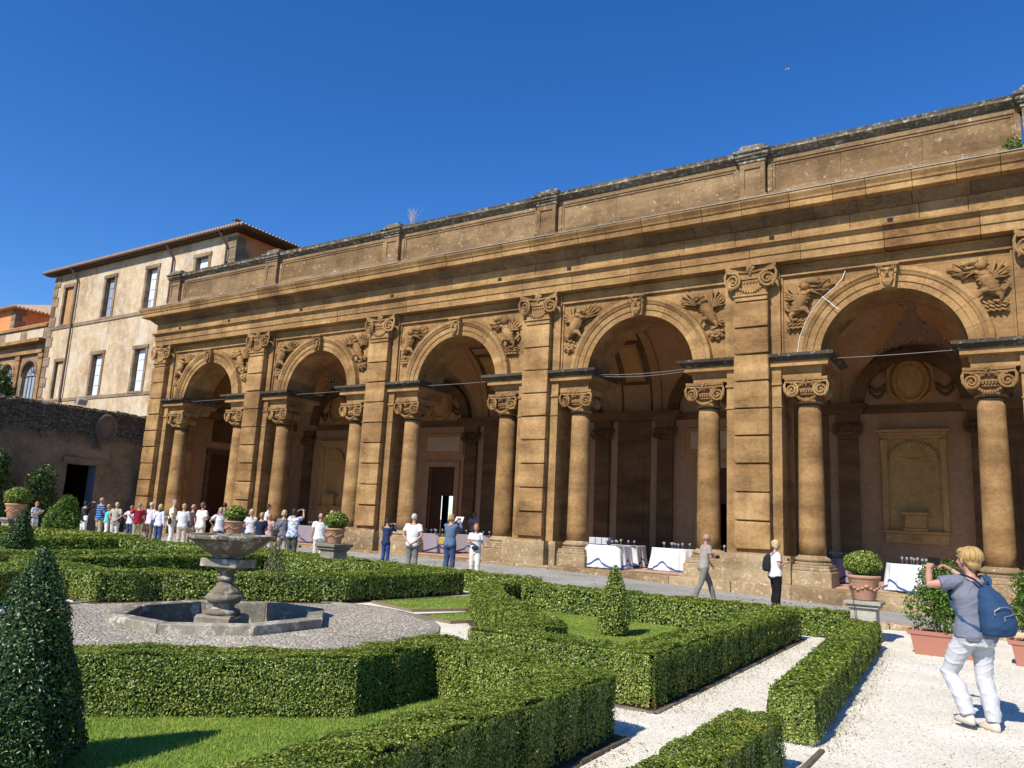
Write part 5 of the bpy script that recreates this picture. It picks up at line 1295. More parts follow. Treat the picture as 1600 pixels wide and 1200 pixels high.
prof = [(.30, .12), (.31, .17), (.27, .20), (.20, .22), (.19, .27), (.27, .31), (.325, .36), (.335, .41), (.30, .45), (.27, .47), (.28, .49), (.24, .52), (.18, .58), (.135, .64), (.13, .67), (.17, .69), (.175, .73), (.13, .76), (.12, .78), (.17, .80), (.175, .82), (.15, .83), (.19, .85), (.22, .87), (.22, .90)]
b = MB(); b.lathe([(r*.83, .10+(z-.12)*.90) for r, z in prof], 32); o = b.build('baluster', M['stone_bowl'], ft, smooth=True)
b = MB(); b.cbox(-.33, .33, -.25, .25, .80, .93, .012, r=.004); b.xform(Matrix.Rotation(radians(14), 4, 'Z')); b.build('square_block', M['stone_grey'], ft)
bowl = [(.34, 1.02), (.38, 1.04), (.38, 1.06), (.44, 1.09), (.60, 1.15), (.78, 1.23), (.92, 1.32), (.97, 1.335), (1.0, 1.35), (1.005, 1.385), (.98, 1.41), (.88, 1.41), (.85, 1.38), (.6, 1.27), (.001, 1.22)]
sc = .635
b = MB(); b.lathe([(r*sc, .93+(z-1.02)*.92) for r, z in bowl], 48)
for i in range(len(b.v)):
    x, y, z = b.v[i]; q = .008*sin(x*23+y*11)+.006*sin(y*31-x*7); b.v[i] = (x*(1+q), y*(1+q), z+q*.6)
b.build('bowl', M['stone_bowl'], ft, smooth=False)
b = MB(); b.lathe([(.001, 1.215), (.585, 1.216)], 32); b.build('bowl_water', M['water'], ft)

# ================================================================== TABLES
def cloth_mesh(rx, ry, h, square=False, folds=18, ribbon=True):
    n = 96; rings = []; b = MB()
    def base(a):
        if not square: return rx*cos(a), ry*sin(a)
        p = 5.0; c, s = cos(a), sin(a); k = (abs(c)**p+abs(s)**p)**(-1/p); return rx*c*k, ry*s*k
    ph = random.uniform(0, 6)
    for j, t in enumerate([0, .02, .06, .2, .4, .6, .8, .93, 1.0]):
        ring = []
        for i in range(n):
            a = 2*pi*i/n; x, y = base(a); f = .075*t*sin(folds*a+ph)+.05*t*sin((folds*.5+2)*a+1.3+ph); g_ = 1+.10*t+f; z = h*(1-t)+(.012 if t == 1 else 0)+.02*t*sin(3*a+ph)*t
            if t == 0: g_ = .985
            ring.append((x*g_, y*g_, max(.01, z)))
        rings.append(ring)
    b.loft(rings, 0); b.add([(x, y, h) for x, y, z in rings[0]], [tuple(range(n))], 0)
    if ribbon:            # blue ribbon border hanging in swags, lying just proud of the cloth
        R3 = []
        for i in range(n+1):
            a = 2*pi*(i % n)/n; x, y = base(a); sw = abs(sin(2*a+ph)); t = .56+.40*sw**.8; f = .075*t*sin(folds*a+ph)+.05*t*sin((folds*.5+2)*a+1.3+ph); g_ = 1+.10*t+f+.012/max(rx, ry)*1.4
            z = h*(1-t); R3.append([(x*g_, y*g_, z+.028), (x*(g_+.012), y*(g_+.012), z-.028)])
        b.loft(R3, 1, closed=False)
    m = b.mesh('tablecloth'); return m
def glass_mesh():
    b = MB(); b.lathe([(.034, 0), (.034, .004), (.005, .01), (.0045, .085), (.02, .10), (.036, .13), (.037, .16), (.031, .195), (.029, .195), (.033, .16), (.03, .13), (.001, .105)], 12); m = b.mesh('wine_glass'); m.materials.append(M['crystal']); return m
me_glass = glass_mesh()
def table(px, Y, w, d, mat, rib, label, glasses=6, square=False, glab='', py=850, rz=0, h=.78):
    x = at_px(px, Y, py); z = .287; t = thing('banquet_table', label, 'table', (x, Y, z), rz, group='banquet tables inside the portico')
    b = MB(); b.lathe([(min(w, d)*.48, h-.03), (min(w, d)*.48, h-.008)], 24) if not square else b.box(-w*.48, w*.48, -d*.48, d*.48, h-.03, h-.008); b.build('tabletop', M['wood'], t)
    b = MB(); 
    for sx in (-1, 1):
        for sy in (-1, 1): q = MB(); q.tube([(sx*w*.3, sy*d*.3, 0), (sx*w*.3, sy*d*.3, h-.03)], .02, 6); q.build('leg', M['iron'], t)
    me = cloth_mesh(w/2, d/2, h, square); me.materials.append(mat); me.materials.append(rib); o = link(me, 'tablecloth', [], None, (x, Y, z+.004), True); o.rotation_euler = (0, 0, rz)
    tag(o, 'cloth draped over the ' + label, 'tablecloth', 'tablecloths with ribbon borders')
    for k in range(glasses):
        a, r_ = 2.4*k, .75*sqrt((k+.5)/glasses); gx_, gy_ = x+w*.46*r_*cos(a), Y+d*.46*r_*sin(a)
        o = inst(me_glass, 'wine_glass', None, (gx_, gy_, z+h+.005), 0, (1, 1, 1) if k % 3 else (1.1, 1.1, .85)); tag(o, 'wine glass on the ' + label, 'glass', 'glasses on the ' + label)
table(951, 25.15, 1.42, 1.2, M['cloth'], M['blue'], 'white table with stacked white boxes under the fourth arch', 7, True, rz=.05)
x = at_px(938, 25.15, 845); t = thing('white_boxes', 'stack of flat white boxes on the table under the fourth arch', 'box', (x, 25.12, 1.075)); b = MB()
for k in range(3):
    for j in range(6): b.cbox(-.36+k*.25, -.13+k*.25, -.14, .14, .01+j*.038, .042+j*.038, .008)
b.build('stacked_boxes', M['cloth'], t)
table(975, 26.9, 1.4, 1.2, M['cloth'], M['navyrib'], 'shaded white table behind the boxes table', 4, True)
table(1054, 26.4, 1.60, 1.3, M['cloth'], M['blue'], 'white table with blue swag behind the old man', 9, py=850)
table(1120, 27.4, 1.2, 1.0, M['cloth_g'], M['navyrib'], 'dark covered table behind the wide pier', 6, py=855)
table(1434, 25.25, 1.60, 1.3, M['cloth'], M['blue'], 'white table with pointed swag by the nearest woman', 9, py=895)
table(1316, 27.4, 1.4, 1.1, M['cloth_g'], M['navyrib'], 'mauve table behind the right hand potted ball', 9, py=890)
table(668, 26.0, 2.2, 1.2, M['cloth_g'], M['navyrib'], 'mauve table with dark swags by the white haired man', 10, True, py=845)
table(748, 28.0, 2.0, 1.2, M['cloth_g'], M['navyrib'], 'mauve table in front of the dark haired waitress', 5, True, py=845)
table(488, 26.0, 1.6, 1.0, M['cloth_g'], M['navyrib'], 'small mauve table beside the woman in floral shirt', 4, True, py=830)
bd = thing('bird', 'tiny white bird flying high in the blue sky', 'bird'); dd = ray(1230, 108); bd.location = tuple(np.array([0, 0, CAM_H])+dd*95); b = MB()
b.tube([(-.25, 0, 0), (0, 0, .03), (.28, 0, .02)], [.02, .09, .03], 8); 
for s in (-1, 1): b.add([(-.08, 0, .03), (.10, 0, .03), (.02, s*.35, .20), (-.10, s*.62, .12)], [(0, 1, 2, 3)])
b.build('bird_body', M['cloth'], bd)
# ================================================================== PEOPLE
def remesh(b, voxel, it=5, name='body', wr=0.0, seed=0, wscale=9):
    me = b.mesh('tmp'); o = bpy.data.objects.new('tmp', me); COL.objects.link(o)
    r = o.modifiers.new('r', 'REMESH'); r.mode = 'VOXEL'; r.voxel_size = voxel; s = o.modifiers.new('s', 'SMOOTH'); s.factor = .5; s.iterations = it
    dg = bpy.context.evaluated_depsgraph_get(); out = bpy.data.meshes.new_from_object(o.evaluated_get(dg)); bpy.data.objects.remove(o); bpy.data.meshes.remove(me); out.name = name
    n = len(out.vertices); out.polygons.foreach_set('use_smooth', np.ones(len(out.polygons), bool))
    if wr > 0:
        co = np.empty(3*n); out.vertices.foreach_get('co', co); co = co.reshape(-1, 3); no = np.empty(3*n); out.vertices.foreach_get('normal', no); no = no.reshape(-1, 3)
        w = np.sin(co[:, 2]*wscale*3.1+co[:, 0]*wscale*1.7+seed)*np.sin(co[:, 0]*wscale*2.2-co[:, 2]*wscale+seed*2)+.6*np.sin(co[:, 2]*wscale*7+co[:, 1]*wscale*4+seed*3)*np.sin(co[:, 0]*wscale*3+seed)
        if voxel < .01:
            r1 = 1-np.abs(np.sin(co[:, 2]*21+co[:, 0]*13+1.6*np.sin(co[:, 0]*17+co[:, 1]*9+seed)+seed)); r2 = 1-np.abs(np.sin(co[:, 2]*33-co[:, 0]*24+1.3*np.sin(co[:, 2]*11+seed*2))); m_ = .5+.5*np.sin(co[:, 2]*6.5+seed+co[:, 0]*5); w = .55*w+1.5*(r1**3)*m_+1.1*(r2**4)*(1-m_)-.5
        co += no*(w*wr)[:, None]; out.vertices.foreach_set('co', co.ravel()); out.update()
    return out
def append_mb(me, b, mat_i=0):
    bm = bmesh.new(); bm.from_mesh(me); t = b.mesh('t'); bm.from_mesh(t)
    for f in bm.faces: f.smooth = True
    bm.to_mesh(me); bm.free(); bpy.data.meshes.remove(t)
_mc = {}
def fabric(col, kind='plain', rough=.85):
    k = (col, kind)
    if k in _mc: return _mc[k]
    if kind == 'plain': m = plain('fabric', col, rough, .2, .07, 14, .15)
    else:
        m, nt, out = newmat('patterned_fabric'); tc = nt.nodes.new('ShaderNodeTexCoord'); p = tc.outputs['Object']
        if kind == 'stripe':
            w = N(nt, 'ShaderNodeTexWave', i_Scale=3.4, i_Distortion=.3); w.bands_direction = 'Z'; nt.links.new(p, w.inputs['Vector']); f = ramp(nt, w.outputs[0], [(.45, (0, 0, 0)), (.55, (1, 1, 1))])
            c = mix(nt, f, (.015, .025, .09), (.10, .25, .55))
        elif kind == 'finestripe':
            w = N(nt, 'ShaderNodeTexWave', i_Scale=14.0, i_Distortion=.6); w.bands_direction = 'Z'; nt.links.new(p, w.inputs['Vector']); c = mix(nt, w.outputs[0], (.06, .06, .08), (.28, .28, .32))
        else:
            nz = noise(nt, p, 16, 3, .6); f = ramp(nt, nz, [(.48, (0, 0, 0)), (.54, (1, 1, 1))]); c = mix(nt, f, (.68, .70, .76), (.22, .26, .40))
        finish(nt, out, c, .85)
    _mc[k] = m; return m
M['skin'] = plain('skin', (.46, .25, .165), .55, .35, .06, 12); M['skin2'] = plain('sunned_skin', (.38, .19, .12), .55, .35, .06, 12)
M['eye'] = plain('eye_dark', (.02, .015, .012), .2); M['lens'] = plain('dark_lens', (.01, .01, .012), .1, .6); M['shoe'] = plain('shoe_leather', (.10, .07, .05), .6); M['shoe_b'] = plain('beige_shoe', (.55, .48, .40), .7)
HAIR = dict(goldb=(.42, .27, .10), grey=(.22, .205, .19), white=(.50, .48, .45), blond=(.40, .27, .12), lblond=(.50, .38, .20), brown=(.13, .07, .035), dark=(.022, .016, .013), red=(.34, .14, .05), dblond=(.38, .26, .13))
def hairmat(c):
    k = ('hair', c)
    if k not in _mc:
        m, nt, out = newmat('hair'); p = pos(nt, (1, 1, .25)); nz = noise(nt, p, 90, 4, .7); col = HAIR[c]
        c_ = mix(nt, nz, tuple(x*.55 for x in col), tuple(min(1, x*1.35) for x in col)); finish(nt, out, c_, .5, nz, .4, .01, .4); _mc[k] = m
    return _mc[k]
ARM = {'down': ((.05, -.02, -.28), (.075, .04, -.53)), 'phone': ((.07, .20, -.10), (-.08, .36, .12)), 'up': ((.06, .20, .06), (-.06, .34, .27)), 'chest': ((.06, .02, -.28), (-.09, .25, -.19)),
       'hips': ((.21, -.10, -.20), (.03, .03, -.37)), 'behind': ((.09, -.07, -.27), (-.09, -.15, -.46)), 'swing': ((.06, .10, -.26), (.05, .26, -.44)), 'back': ((.06, -.12, -.25), (.06, -.16, -.49)), 'hold': ((.05, .04, -.27), (-.02, .24, -.30))}
def ring(cx, cy, z, rx, ry, n=16): return [(cx+rx*cos(2*pi*k/n), cy+ry*sin(2*pi*k/n), z) for k in range(n)]
def hand(b, w, d, side, up=(0, 0, 1), curl=.35, k=1.0):
    w = np.array(w, float); d = np.array(d, float); d /= np.linalg.norm(d); u = np.array(up, float); l = np.cross(d, u); l /= np.linalg.norm(l)+1e-9; u = np.cross(l, d)
    l = l*side
    b.tube([w-d*.01, w+d*.03, w+d*.07, w+d*.09], [(.024*k, .017*k), (.034*k, .016*k), (.040*k, .015*k), (.036*k, .011*k)], 8)
    for i, (o, L) in enumerate(((-.030, .062), (-.010, .078), (.010, .084), (.029, .074))):
        p0 = w+d*.082+l*o; p1 = p0+(d*cos(curl)-u*sin(curl))*L*.5; p2 = p1+(d*cos(curl*2.2)-u*sin(curl*2.2))*L*.5
        b.tube([p0, p1, p2], [.0092*k, .0085*k, .0062*k], 6)
    p0 = w+d*.03+l*.03; p1 = p0+d*.03+l*.028-u*.01; p2 = p1+d*.034+l*.004-u*.012; b.tube([p0, p1, p2], [.012*k, .0105*k, .007*k], 6)
def person(loc, phi, H, label, sex='f', shirt=(.7, .7, .7), skind='plain', sleeve='short', pants=(.4, .35, .27), hair='blond', hstyle='short', arms=('down', 'down'), legs=(0, 0), acc=(), skin='skin',
           fat=1.0, shoes='shoe', head=(0, 0), voxel=.018, arms_xyz=None, group=None, lean=0.0, face=False, name='person', hk=1.0, legs_xyz=None):
    s = H/1.75; t = thing(name, label, 'person', loc, phi, group)
    f = sex == 'f'; SW = .165 if f else .19; hz = .92
    J = {}
    hipx = .088
    for i, sd_ in enumerate((-1, 1)):
        dy = legs[i]; J['hip', i] = (sd_*hipx, 0, hz); ax_ = sd_*(.085+.01); J['kn', i] = (ax_, dy*.55+.03, .49+.01*abs(dy)); J['an', i] = (ax_+sd_*.01, dy, .085+(.06 if dy < -.15 else 0))
        J['sh', i] = (sd_*SW, lean, 1.42)
        a = ARM[arms[i]] if isinstance(arms[i], str) else arms[i]
        e, w = a; J['el', i] = (sd_*(SW+e[0]), lean+e[1], 1.42+e[2]); J['wr', i] = (sd_*(SW+w[0]), lean+w[1], 1.42+w[2])
        if arms_xyz: J['el', i], J['wr', i] = arms_xyz[i]
        if legs_xyz: J['kn', i], J['an', i] = legs_xyz[i]
    def torso(b, inf=0, z0=.86, z1=1.49, hem=False):
        q = fat
        rows = [(.80, .15*q, .115*q), (.88, .172*q, .128*q), (.97, .165*q if f else .160*q, .120*q), (1.08, .138*q if f else .152*q, .105*q), (1.18, .145*q if f else .160*q, .108*q), (1.28, .160*q if f else .178*q, .118*q if f else .112*q), (1.37, .168 if f else .190, .105), (1.43, .150 if f else .175, .085), (1.47, .085, .065), (1.51, .055, .055)]
        R_ = []
        for z, rx, ry in rows:
            if z < z0-1e-6 or z > z1+1e-6: continue
            k = min(1, max(0, (z-.9)/.5)); R_.append(ring(0, lean*k-(.0 if z > 1.2 else .01), z, rx+inf, ry+inf))
        b.loft(R_)
        if f and z1 > 1.3:
            for sd_ in (-1, 1): b.ell((sd_*.075, lean*.7+.075+inf, 1.27), (.062+inf, .055, .062))
        if z0 < .95:
            for sd_ in (-1, 1): b.ell((sd_*.075, -.055, .90), (.092*q+inf, .085*q+inf, .10))
    def leg(b, i, inf=0, stop=None, flare=0):
        h, k, a = J['hip', i], J['kn', i], J['an', i]; q = .5+.5*fat
        if stop is None: b.tube([h, ((h[0]+k[0])/2, (h[1]+k[1])/2, (h[2]+k[2])/2), k, ((k[0]+a[0])/2, (k[1]+a[1])/2-.012, (k[2]+a[2])/2+.03), a], [.088*q+inf, .074*q+inf, .056*q+inf, .054*q+inf+flare*.5, .036*q+inf+flare], 12)
    def arm(b, i, inf=0, upto='wr'):
        S_, e, w = J['sh', i], J['el', i], J['wr', i]; q = .6+.4*fat
        if upto == 'wr': b.tube([(S_[0]*.75, S_[1], S_[2]-.0), S_, tuple((np.array(S_)+np.array(e))/2), e, tuple(np.array(e)*.6+np.array(w)*.4), w], [.045+inf, .052*q+inf, .043*q+inf, .036*q+inf, .036*q+inf, .025+inf], 10)
        else:
            m = np.array(S_)*.38+np.array(e)*.62; b.tube([(S_[0]*.6, S_[1], S_[2]-.0), S_, tuple(m), tuple(m+(m-np.array(S_))*.03)], [.06+inf*.5, .056*q+inf, .052*q+inf+.006, .052*q+inf+.004], 10)
    hc = np.array((head[0]*.03, lean*1.15+.02+.04*max(0, -head[1]), 1.635))
    # --- body: one continuous surface
    b = MB(); torso(b, -.014)
    for i in (0, 1): leg(b, i, -.010); arm(b, i)
    b.tube([(0, lean-.005, 1.44), (0, lean+.0, 1.50), tuple(hc-np.array((0, .012, .06)))], [.062, .052 if not f else .046, .050], 10)
    yawh = head[0]; pth = head[1]
    Rm = np.array(Matrix.Rotation(yawh, 3, 'Z') @ Matrix.Rotation(pth, 3, 'X')); hp = lambda p: tuple(hc+Rm@(np.array(p)*hk)); rm = Rm*hk
    b.ell(hp((0, -.008, .02)), (.076, .098, .100), 14, 9, rot=rm); b.ell(hp((0, .025, -.035)), (.058, .068, .078), 12, 8, rot=rm); b.ell(hp((0, .068, -.085)), (.030, .024, .022), 8, 6, rot=rm)
    b.tube([hp((0, .085, .022)), hp((0, .108, -.012)), hp((0, .100, -.026))], [.010, .014, .013], 6)
    for sd_ in (-1, 1):
        b.ell(hp((sd_*.078, -.005, -.008)), (.011, .019, .031), 6, 6, rot=rm); b.ell(hp((sd_*.032, .078, .034)), (.024, .014, .010), 6, 4, rot=rm); b.ell(hp((sd_*.040, .066, -.022)), (.026, .022, .024), 6, 4, rot=rm)
    b.ell(hp((0, .090, -.052)), (.024, .012, .009), 6, 4, rot=rm)
    me = remesh(b, voxel, 3 if voxel > .01 else 4)
    hb = MB()
    for i, sd_ in enumerate((-1, 1)):
        e, w = np.array(J['el', i]), np.array(J['wr', i]); d = w-e; d = d/np.linalg.norm(d)
        if (isinstance(arms[i], str) and arms[i] in ('phone', 'up')) or arms_xyz: d = d*.45+np.array((-sd_*.6, .35, .35)); cu = .75
        elif arms[i] in ('chest', 'hold'): d = d*.6+np.array((-sd_*.5, .3, .1)); cu = .7
        elif arms[i] == 'hips': d = np.array((-sd_*.6, .5, -.5)); cu = .5
        elif arms[i] == 'behind': d = np.array((-sd_*.8, -.1, -.4)); cu = .6
        else: cu = .35
        hand(hb, w, d, sd_, (0, 0, 1) if abs(d[2]) < .75*np.linalg.norm(d) else (sd_, 0, 0), cu, 1.0)
    append_mb(me, hb); me.materials.clear(); me.materials.append(M[skin]); o = link(me, 'body', M[skin], t, smooth=True); o.scale = (s, s, s)
    def part(me_, nm, mat, lab=None):
        me_.materials.clear(); me_.materials.append(mat); o = link(me_, nm, mat, t, smooth=True); o.scale = (s, s, s)
        if lab: o['label'] = lab
        return o
    sd0 = random.uniform(0, 6)
    # --- clothes follow the body
    b = MB(); torso(b, .020, .97 if 'tucked' in acc else .86, 1.46)
    for i in (0, 1): arm(b, i, .012 if sleeve == 'long' else .014, 'wr' if sleeve == 'long' else 'el')
    if sleeve == 'long':
        pass
    sm = remesh(b, voxel, 3, wr=.0035 if voxel > .01 else .0055, seed=sd0); part(sm, 'shirt', fabric(shirt, skind))
    b = MB(); torso(b, .010, .80, .99)
    for i in (0, 1): leg(b, i, .016 if not f else .020, flare=.010)
    part(remesh(b, voxel, 3, wr=.0035 if voxel > .01 else .0075, seed=sd0+2, wscale=6), 'trousers', fabric(pants))
    for i, sd_ in enumerate((-1, 1)):
        a = J['an', i]; b = MB(); z = a[2]-.085; b.loft([[(a[0]+x*.042, a[1]+.06+y*.13, z) for x, y in [(cos(q), sin(q)) for q in np.linspace(0, 2*pi, 12, endpoint=False)]], [(a[0]+x*.047, a[1]+.06+y*.135, z+.03) for x, y in [(cos(q), sin(q)) for q in np.linspace(0, 2*pi, 12, endpoint=False)]], [(a[0]+x*.040, a[1]+.02+y*.085, z+.07) for x, y in [(cos(q), sin(q)) for q in np.linspace(0, 2*pi, 12, endpoint=False)]], [(a[0]+x*.030, a[1]+y*.04, z+.10) for x, y in [(cos(q), sin(q)) for q in np.linspace(0, 2*pi, 12, endpoint=False)]]])
        part(b.mesh('shoe'), 'shoe', M[shoes])
    # --- hair
    if hstyle != 'bald':
        b = MB(); b.ell(hp((0, -.022, .034)), (.088, .098, .098), 14, 9, rot=rm)
        if hstyle in ('short', 'bob', 'long', 'curly'): b.ell(hp((0, -.055, -.005)), (.080, .062, .085), 12, 8, rot=rm)
        if hstyle in ('bob', 'long', 'curly'):
            for sd_ in (-1, 1): b.ell(hp((sd_*.070, -.02, -.03)), (.030, .055, .070), 8, 6, rot=rm)
        if hstyle == 'long': b.tube([hp((0, -.07, .0)), hp((0, -.085, -.10)), hp((0, -.08, -.20))], [(.085, .05), (.08, .04), (.06, .03)], 10)
        if hstyle == 'pony': b.tube([hp((0, -.10, .03)), hp((0, -.15, .0)), hp((0, -.14, -.12))], [.03, .035, .015], 8)
        if hstyle == 'crop':
            b.ell(hp((0, -.045, .030)), (.094, .094, .090), 14, 9, rot=rm); b.ell(hp((0, -.070, -.035)), (.072, .050, .062), 12, 8, rot=rm); b.ell(hp((0, .035, .075)), (.080, .055, .045), 10, 6, rot=rm)
        if hstyle == 'curly':
            for k in range(34): a_, e_ = random.uniform(0, 2*pi), random.uniform(-.5, 1.4); p = (.085*cos(a_)*cos(e_), -.03+.095*sin(a_)*cos(e_), .025+.10*sin(e_)); 
            for k in range(60):
                a_, e_ = random.uniform(0, 2*pi), random.uniform(-.4, 1.5); p = (.085*cos(a_)*cos(e_), -.035+.095*sin(a_)*cos(e_), .025+.10*sin(e_))
                if p[1] < .05: b.ell(hp(p), .022, 6, 4, rot=rm)
        hm = remesh(b, min(voxel, .012), 2, wr=.003, seed=sd0, wscale=14)
        if hstyle == 'crop':
            q = MB()
            for k in range(150):
                a_ = random.uniform(-pi*.98, pi*.15)-.2 if k % 5 else random.uniform(.2, 2.6); e0 = random.uniform(.0, .9); pts = []
                for j in range(5):
                    e_ = 1.45-e0-(j*.38); ra = .104*cos(e_) if e_ > -.2 else .096*cos(e_*1.3); z_ = .030+.100*sin(e_)
                    if a_ > .2 and z_ < .05: z_ = .05+.01*j
                    pts.append(hp((ra*cos(a_)*.95, -.040+ra*sin(a_)*1.0, z_)))
                q.tube(pts, [.003, .0065, .007, .006, .002], 4, caps=False)
            append_mb(hm, q)
        part(hm, 'hair', hairmat(hair))
    else:
        b = MB()
        for sd_ in (-1, 1): b.ell(hp((sd_*.066, -.035, -.010)), (.018, .05, .035), 8, 6, rot=rm)
        b.ell(hp((0, -.088, -.018)), (.055, .022, .035), 8, 6, rot=rm); part(b.mesh('hair'), 'hair', hairmat(hair))
    if face or voxel < .01:
        for sd_ in (-1, 1):
            b = MB(); b.ell(hp((sd_*.031, .083, .012)), (.013, .008, .007), 8, 6, rot=rm); part(b.mesh('eye'), 'eye', M['eye'])
        b = MB(); b.ell(hp((0, .098, -.052)), (.020, .005, .004), 8, 4, rot=rm); part(b.mesh('mouth'), 'mouth', fabric((.35, .10, .08)))
    return t, J, s, hp, rm, part
def carried(label, name, cat, t, s, b, mat, loc, phi, extra=None):
    e = thing(name, label, cat, loc, phi); m = b.mesh(name); m.materials.append(mat); o = link(m, 'pouch' if cat in ('bag', 'backpack') else 'casing', [], e, smooth=False); o.scale = (s, s, s)
    for nm, bb, mm in (extra or []):
        m2 = bb.mesh(nm); m2.materials.append(mm); o2 = link(m2, nm, [], e); o2.scale = (s, s, s)
    return e
GL = 'visitors looking at the portico'
def put(px, ytop, Y, rel, label, accs=(), zoff=0, hmax=1.88, hmin=1.5, X=None, **kw):
    x, zt = fa(px, ytop, Y)
    zg = road_z(x, Y) if Y > edge_y(x) and Y < 23.7 else (0 if Y < 24 else .287)
    H = min(hmax, max(hmin, zt-zg)); phi = math.atan2(-x, Y)+radians(rel); loc = (x, Y, zg)
    r = person(loc, phi, H, label, group=GL, **kw); t, J, s, hp, rm, part = r
    for a in accs:
        kind, col, lab = a[0], a[1], a[2]; mt = fabric(col) if isinstance(col, tuple) else M[col]
        if kind == 'bag':       # shoulder bag on the hip with a strap over the chest
            sd_ = a[3] if len(a) > 3 else 1; b = MB(); b.cbox(-.13, .13, -.05, .05, -.11, .11, .03); b.shift((sd_*.20, -.06, .98))
            q = MB(); q.tube([(sd_*.22, -.05, 1.08), (sd_*.10, -.14, 1.25), (-sd_*.06, -.10, 1.42), (-sd_*.10, 0, 1.49), (-sd_*.05, .12, 1.36), (sd_*.10, .15, 1.18), (sd_*.20, .02, 1.07)], [(.018, .004)]*7, 6)
            carried(lab, 'shoulder_bag', 'bag', t, s, b, mt, loc, phi, [('strap', q, mt)])
        if kind == 'backpack':
            b = MB(); b.loft([ring(0, -.20, .98, .12, .07), ring(0, -.225, 1.03, .15, .10), ring(0, -.22, 1.18, .145, .10), ring(0, -.20, 1.33, .12, .08), ring(0, -.17, 1.41, .06, .04)])
            q = MB()
            for sd_ in (-1, 1): q.tube([(sd_*.10, -.15, 1.40), (sd_*.11, -.02, 1.475), (sd_*.12, .12, 1.38), (sd_*.15, .10, 1.2), (sd_*.15, -.08, 1.08)], [(.022, .006)]*5, 6)
            carried(lab, 'backpack', 'backpack', t, s, b, mt, loc, phi, [('strap', q, mt)])
        if kind == 'waist':
            b = MB(); b.ell((0, .17, 1.0), (.11, .06, .075), 12, 8); q = MB(); q.tube([(.175*cos(k*.524), .14*sin(k*.524), 1.01) for k in range(13)], [(.012, .004)]*13, 5); carried(lab, 'waist_bag', 'bag', t, s, b, mt, loc, phi, [('belt', q, M['lens'])])
        if kind in ('camera', 'phone', 'paper'):
            w = (np.array(J['wr', 0])+np.array(J['wr', 1]))/2+np.array((0, .09, .06)); b = MB()
            if kind == 'camera': b.cbox(-.06, .06, -.025, .025, -.04, .04, .01); b.tube([(0, .02, 0), (0, .075, 0)], .03, 12)
            elif kind == 'phone': b.cbox(-.07, .07, -.006, .006, -.038, .038, .004)
            else: b.cbox(-.13, .13, -.004, .004, -.10, .10, .002); b.xform(Matrix.Rotation(radians(-35), 4, 'X'))
            b.shift(w); carried(lab, kind if kind != 'paper' else 'paper_sheet', kind, t, s, b, mt, loc, phi)
    return r
W_ = (.66, .65, .64); KH = (.36, .31, .22); JN = (.035, .06, .14); NV_ = (.018, .022, .05)
put(58, 784, 17.5, -140, 'red haired woman in patterned grey top and white trousers reading a paper near the laurel', [('paper', 'cloth', 'white paper sheet held by the red haired woman near the laurel')], skind='floral', pants=W_, hair='red', arms=('chest', 'chest'), face=True, head=(0, -.3))
put(135, 783, 19.0, -55, 'dark haired woman in black top and white trousers photographing with raised arms', [('camera', 'lens', 'small camera raised by the woman in black'), ('bag', W_, 'white shoulder bag of the woman in black', 1)], shirt=(.02, .02, .025), sleeve='long', pants=W_, hair='dark', hstyle='bob', arms=('up', 'up'))
put(160, 777, 19.5, -60, 'bald man in blue striped polo shirt and khaki trousers', skind='stripe', sex='m', pants=KH, hair='grey', hstyle='bald', arms=('chest', 'chest'))
put(171, 788, 20.3, -80, 'woman in bright turquoise shirt beside the striped polo man', shirt=(.10, .55, .60), pants=W_, hair='blond', arms=('chest', 'chest'))
put(184, 785, 19.2, -20, 'blond woman in pale olive top with hands behind her back', [('bag', NV_, 'dark shoulder bag of the woman in pale olive top', 1)], shirt=(.42, .40, .33), pants=(.62, .60, .55), hair='lblond', arms=('behind', 'behind'))
put(207, 790, 20.6, -35, 'woman in white shirt and dark jeans half hidden behind the red polo man', shirt=(.62, .60, .70), pants=JN, hair='red', arms=('hips', 'down'))
put(219, 786, 19.6, 10, 'grey haired man in dark red polo shirt and khaki trousers', sex='m', shirt=(.28, .012, .03), pants=KH, hair='grey', hstyle='man', arms=('hips', 'down'))
put(238, 785, 20.0, -45, 'white haired man in pale pink shirt and brown trousers', [('bag', NV_, 'big navy shoulder bag of the white haired man in pink shirt', -1)], sex='m', shirt=(.66, .58, .62), sleeve='long', pants=(.14, .11, .08), hair='white', hstyle='man', arms=('down', 'down'))
put(252, 788, 19.4, -35, 'long haired blond woman in lavender sleeves and blue jeans', [('bag', JN, 'denim jacket tied bag at the hip of the long haired blond woman', -1)], shirt=(.62, .60, .72), sleeve='long', pants=JN, hair='lblond', hstyle='long', arms=('down', 'down'))
put(273, 779, 19.0, -95, 'tall grey haired man in pale yellow polo turning his face to the camera', [('bag', (.03, .03, .04), 'black bag at the hip of the tall man in pale yellow', 1)], sex='m', shirt=(.74, .72, .52), pants=W_, hair='grey', hstyle='man', arms=('hold', 'hold'), face=True, head=(-1.0, 0), hmax=1.92)
put(289, 787, 18.7, -15, 'blond woman in pale grey hooded jumper and beige trousers', shirt=(.58, .58, .60), sleeve='long', pants=(.44, .39, .31), hair='blond', arms=('chest', 'chest'), fat=1.05)
put(303, 788, 19.8, -60, 'bald man in dark shirt looking right behind the hooded woman', sex='m', shirt=(.06, .04, .05), pants=KH, hair='grey', hstyle='bald', arms=('down', 'down'))
put(318, 785, 18.9, -45, 'brown haired woman in loose cream blouse and beige trousers', shirt=(.74, .72, .66), pants=(.46, .41, .33), hair='brown', arms=('chest', 'chest'), fat=1.08)
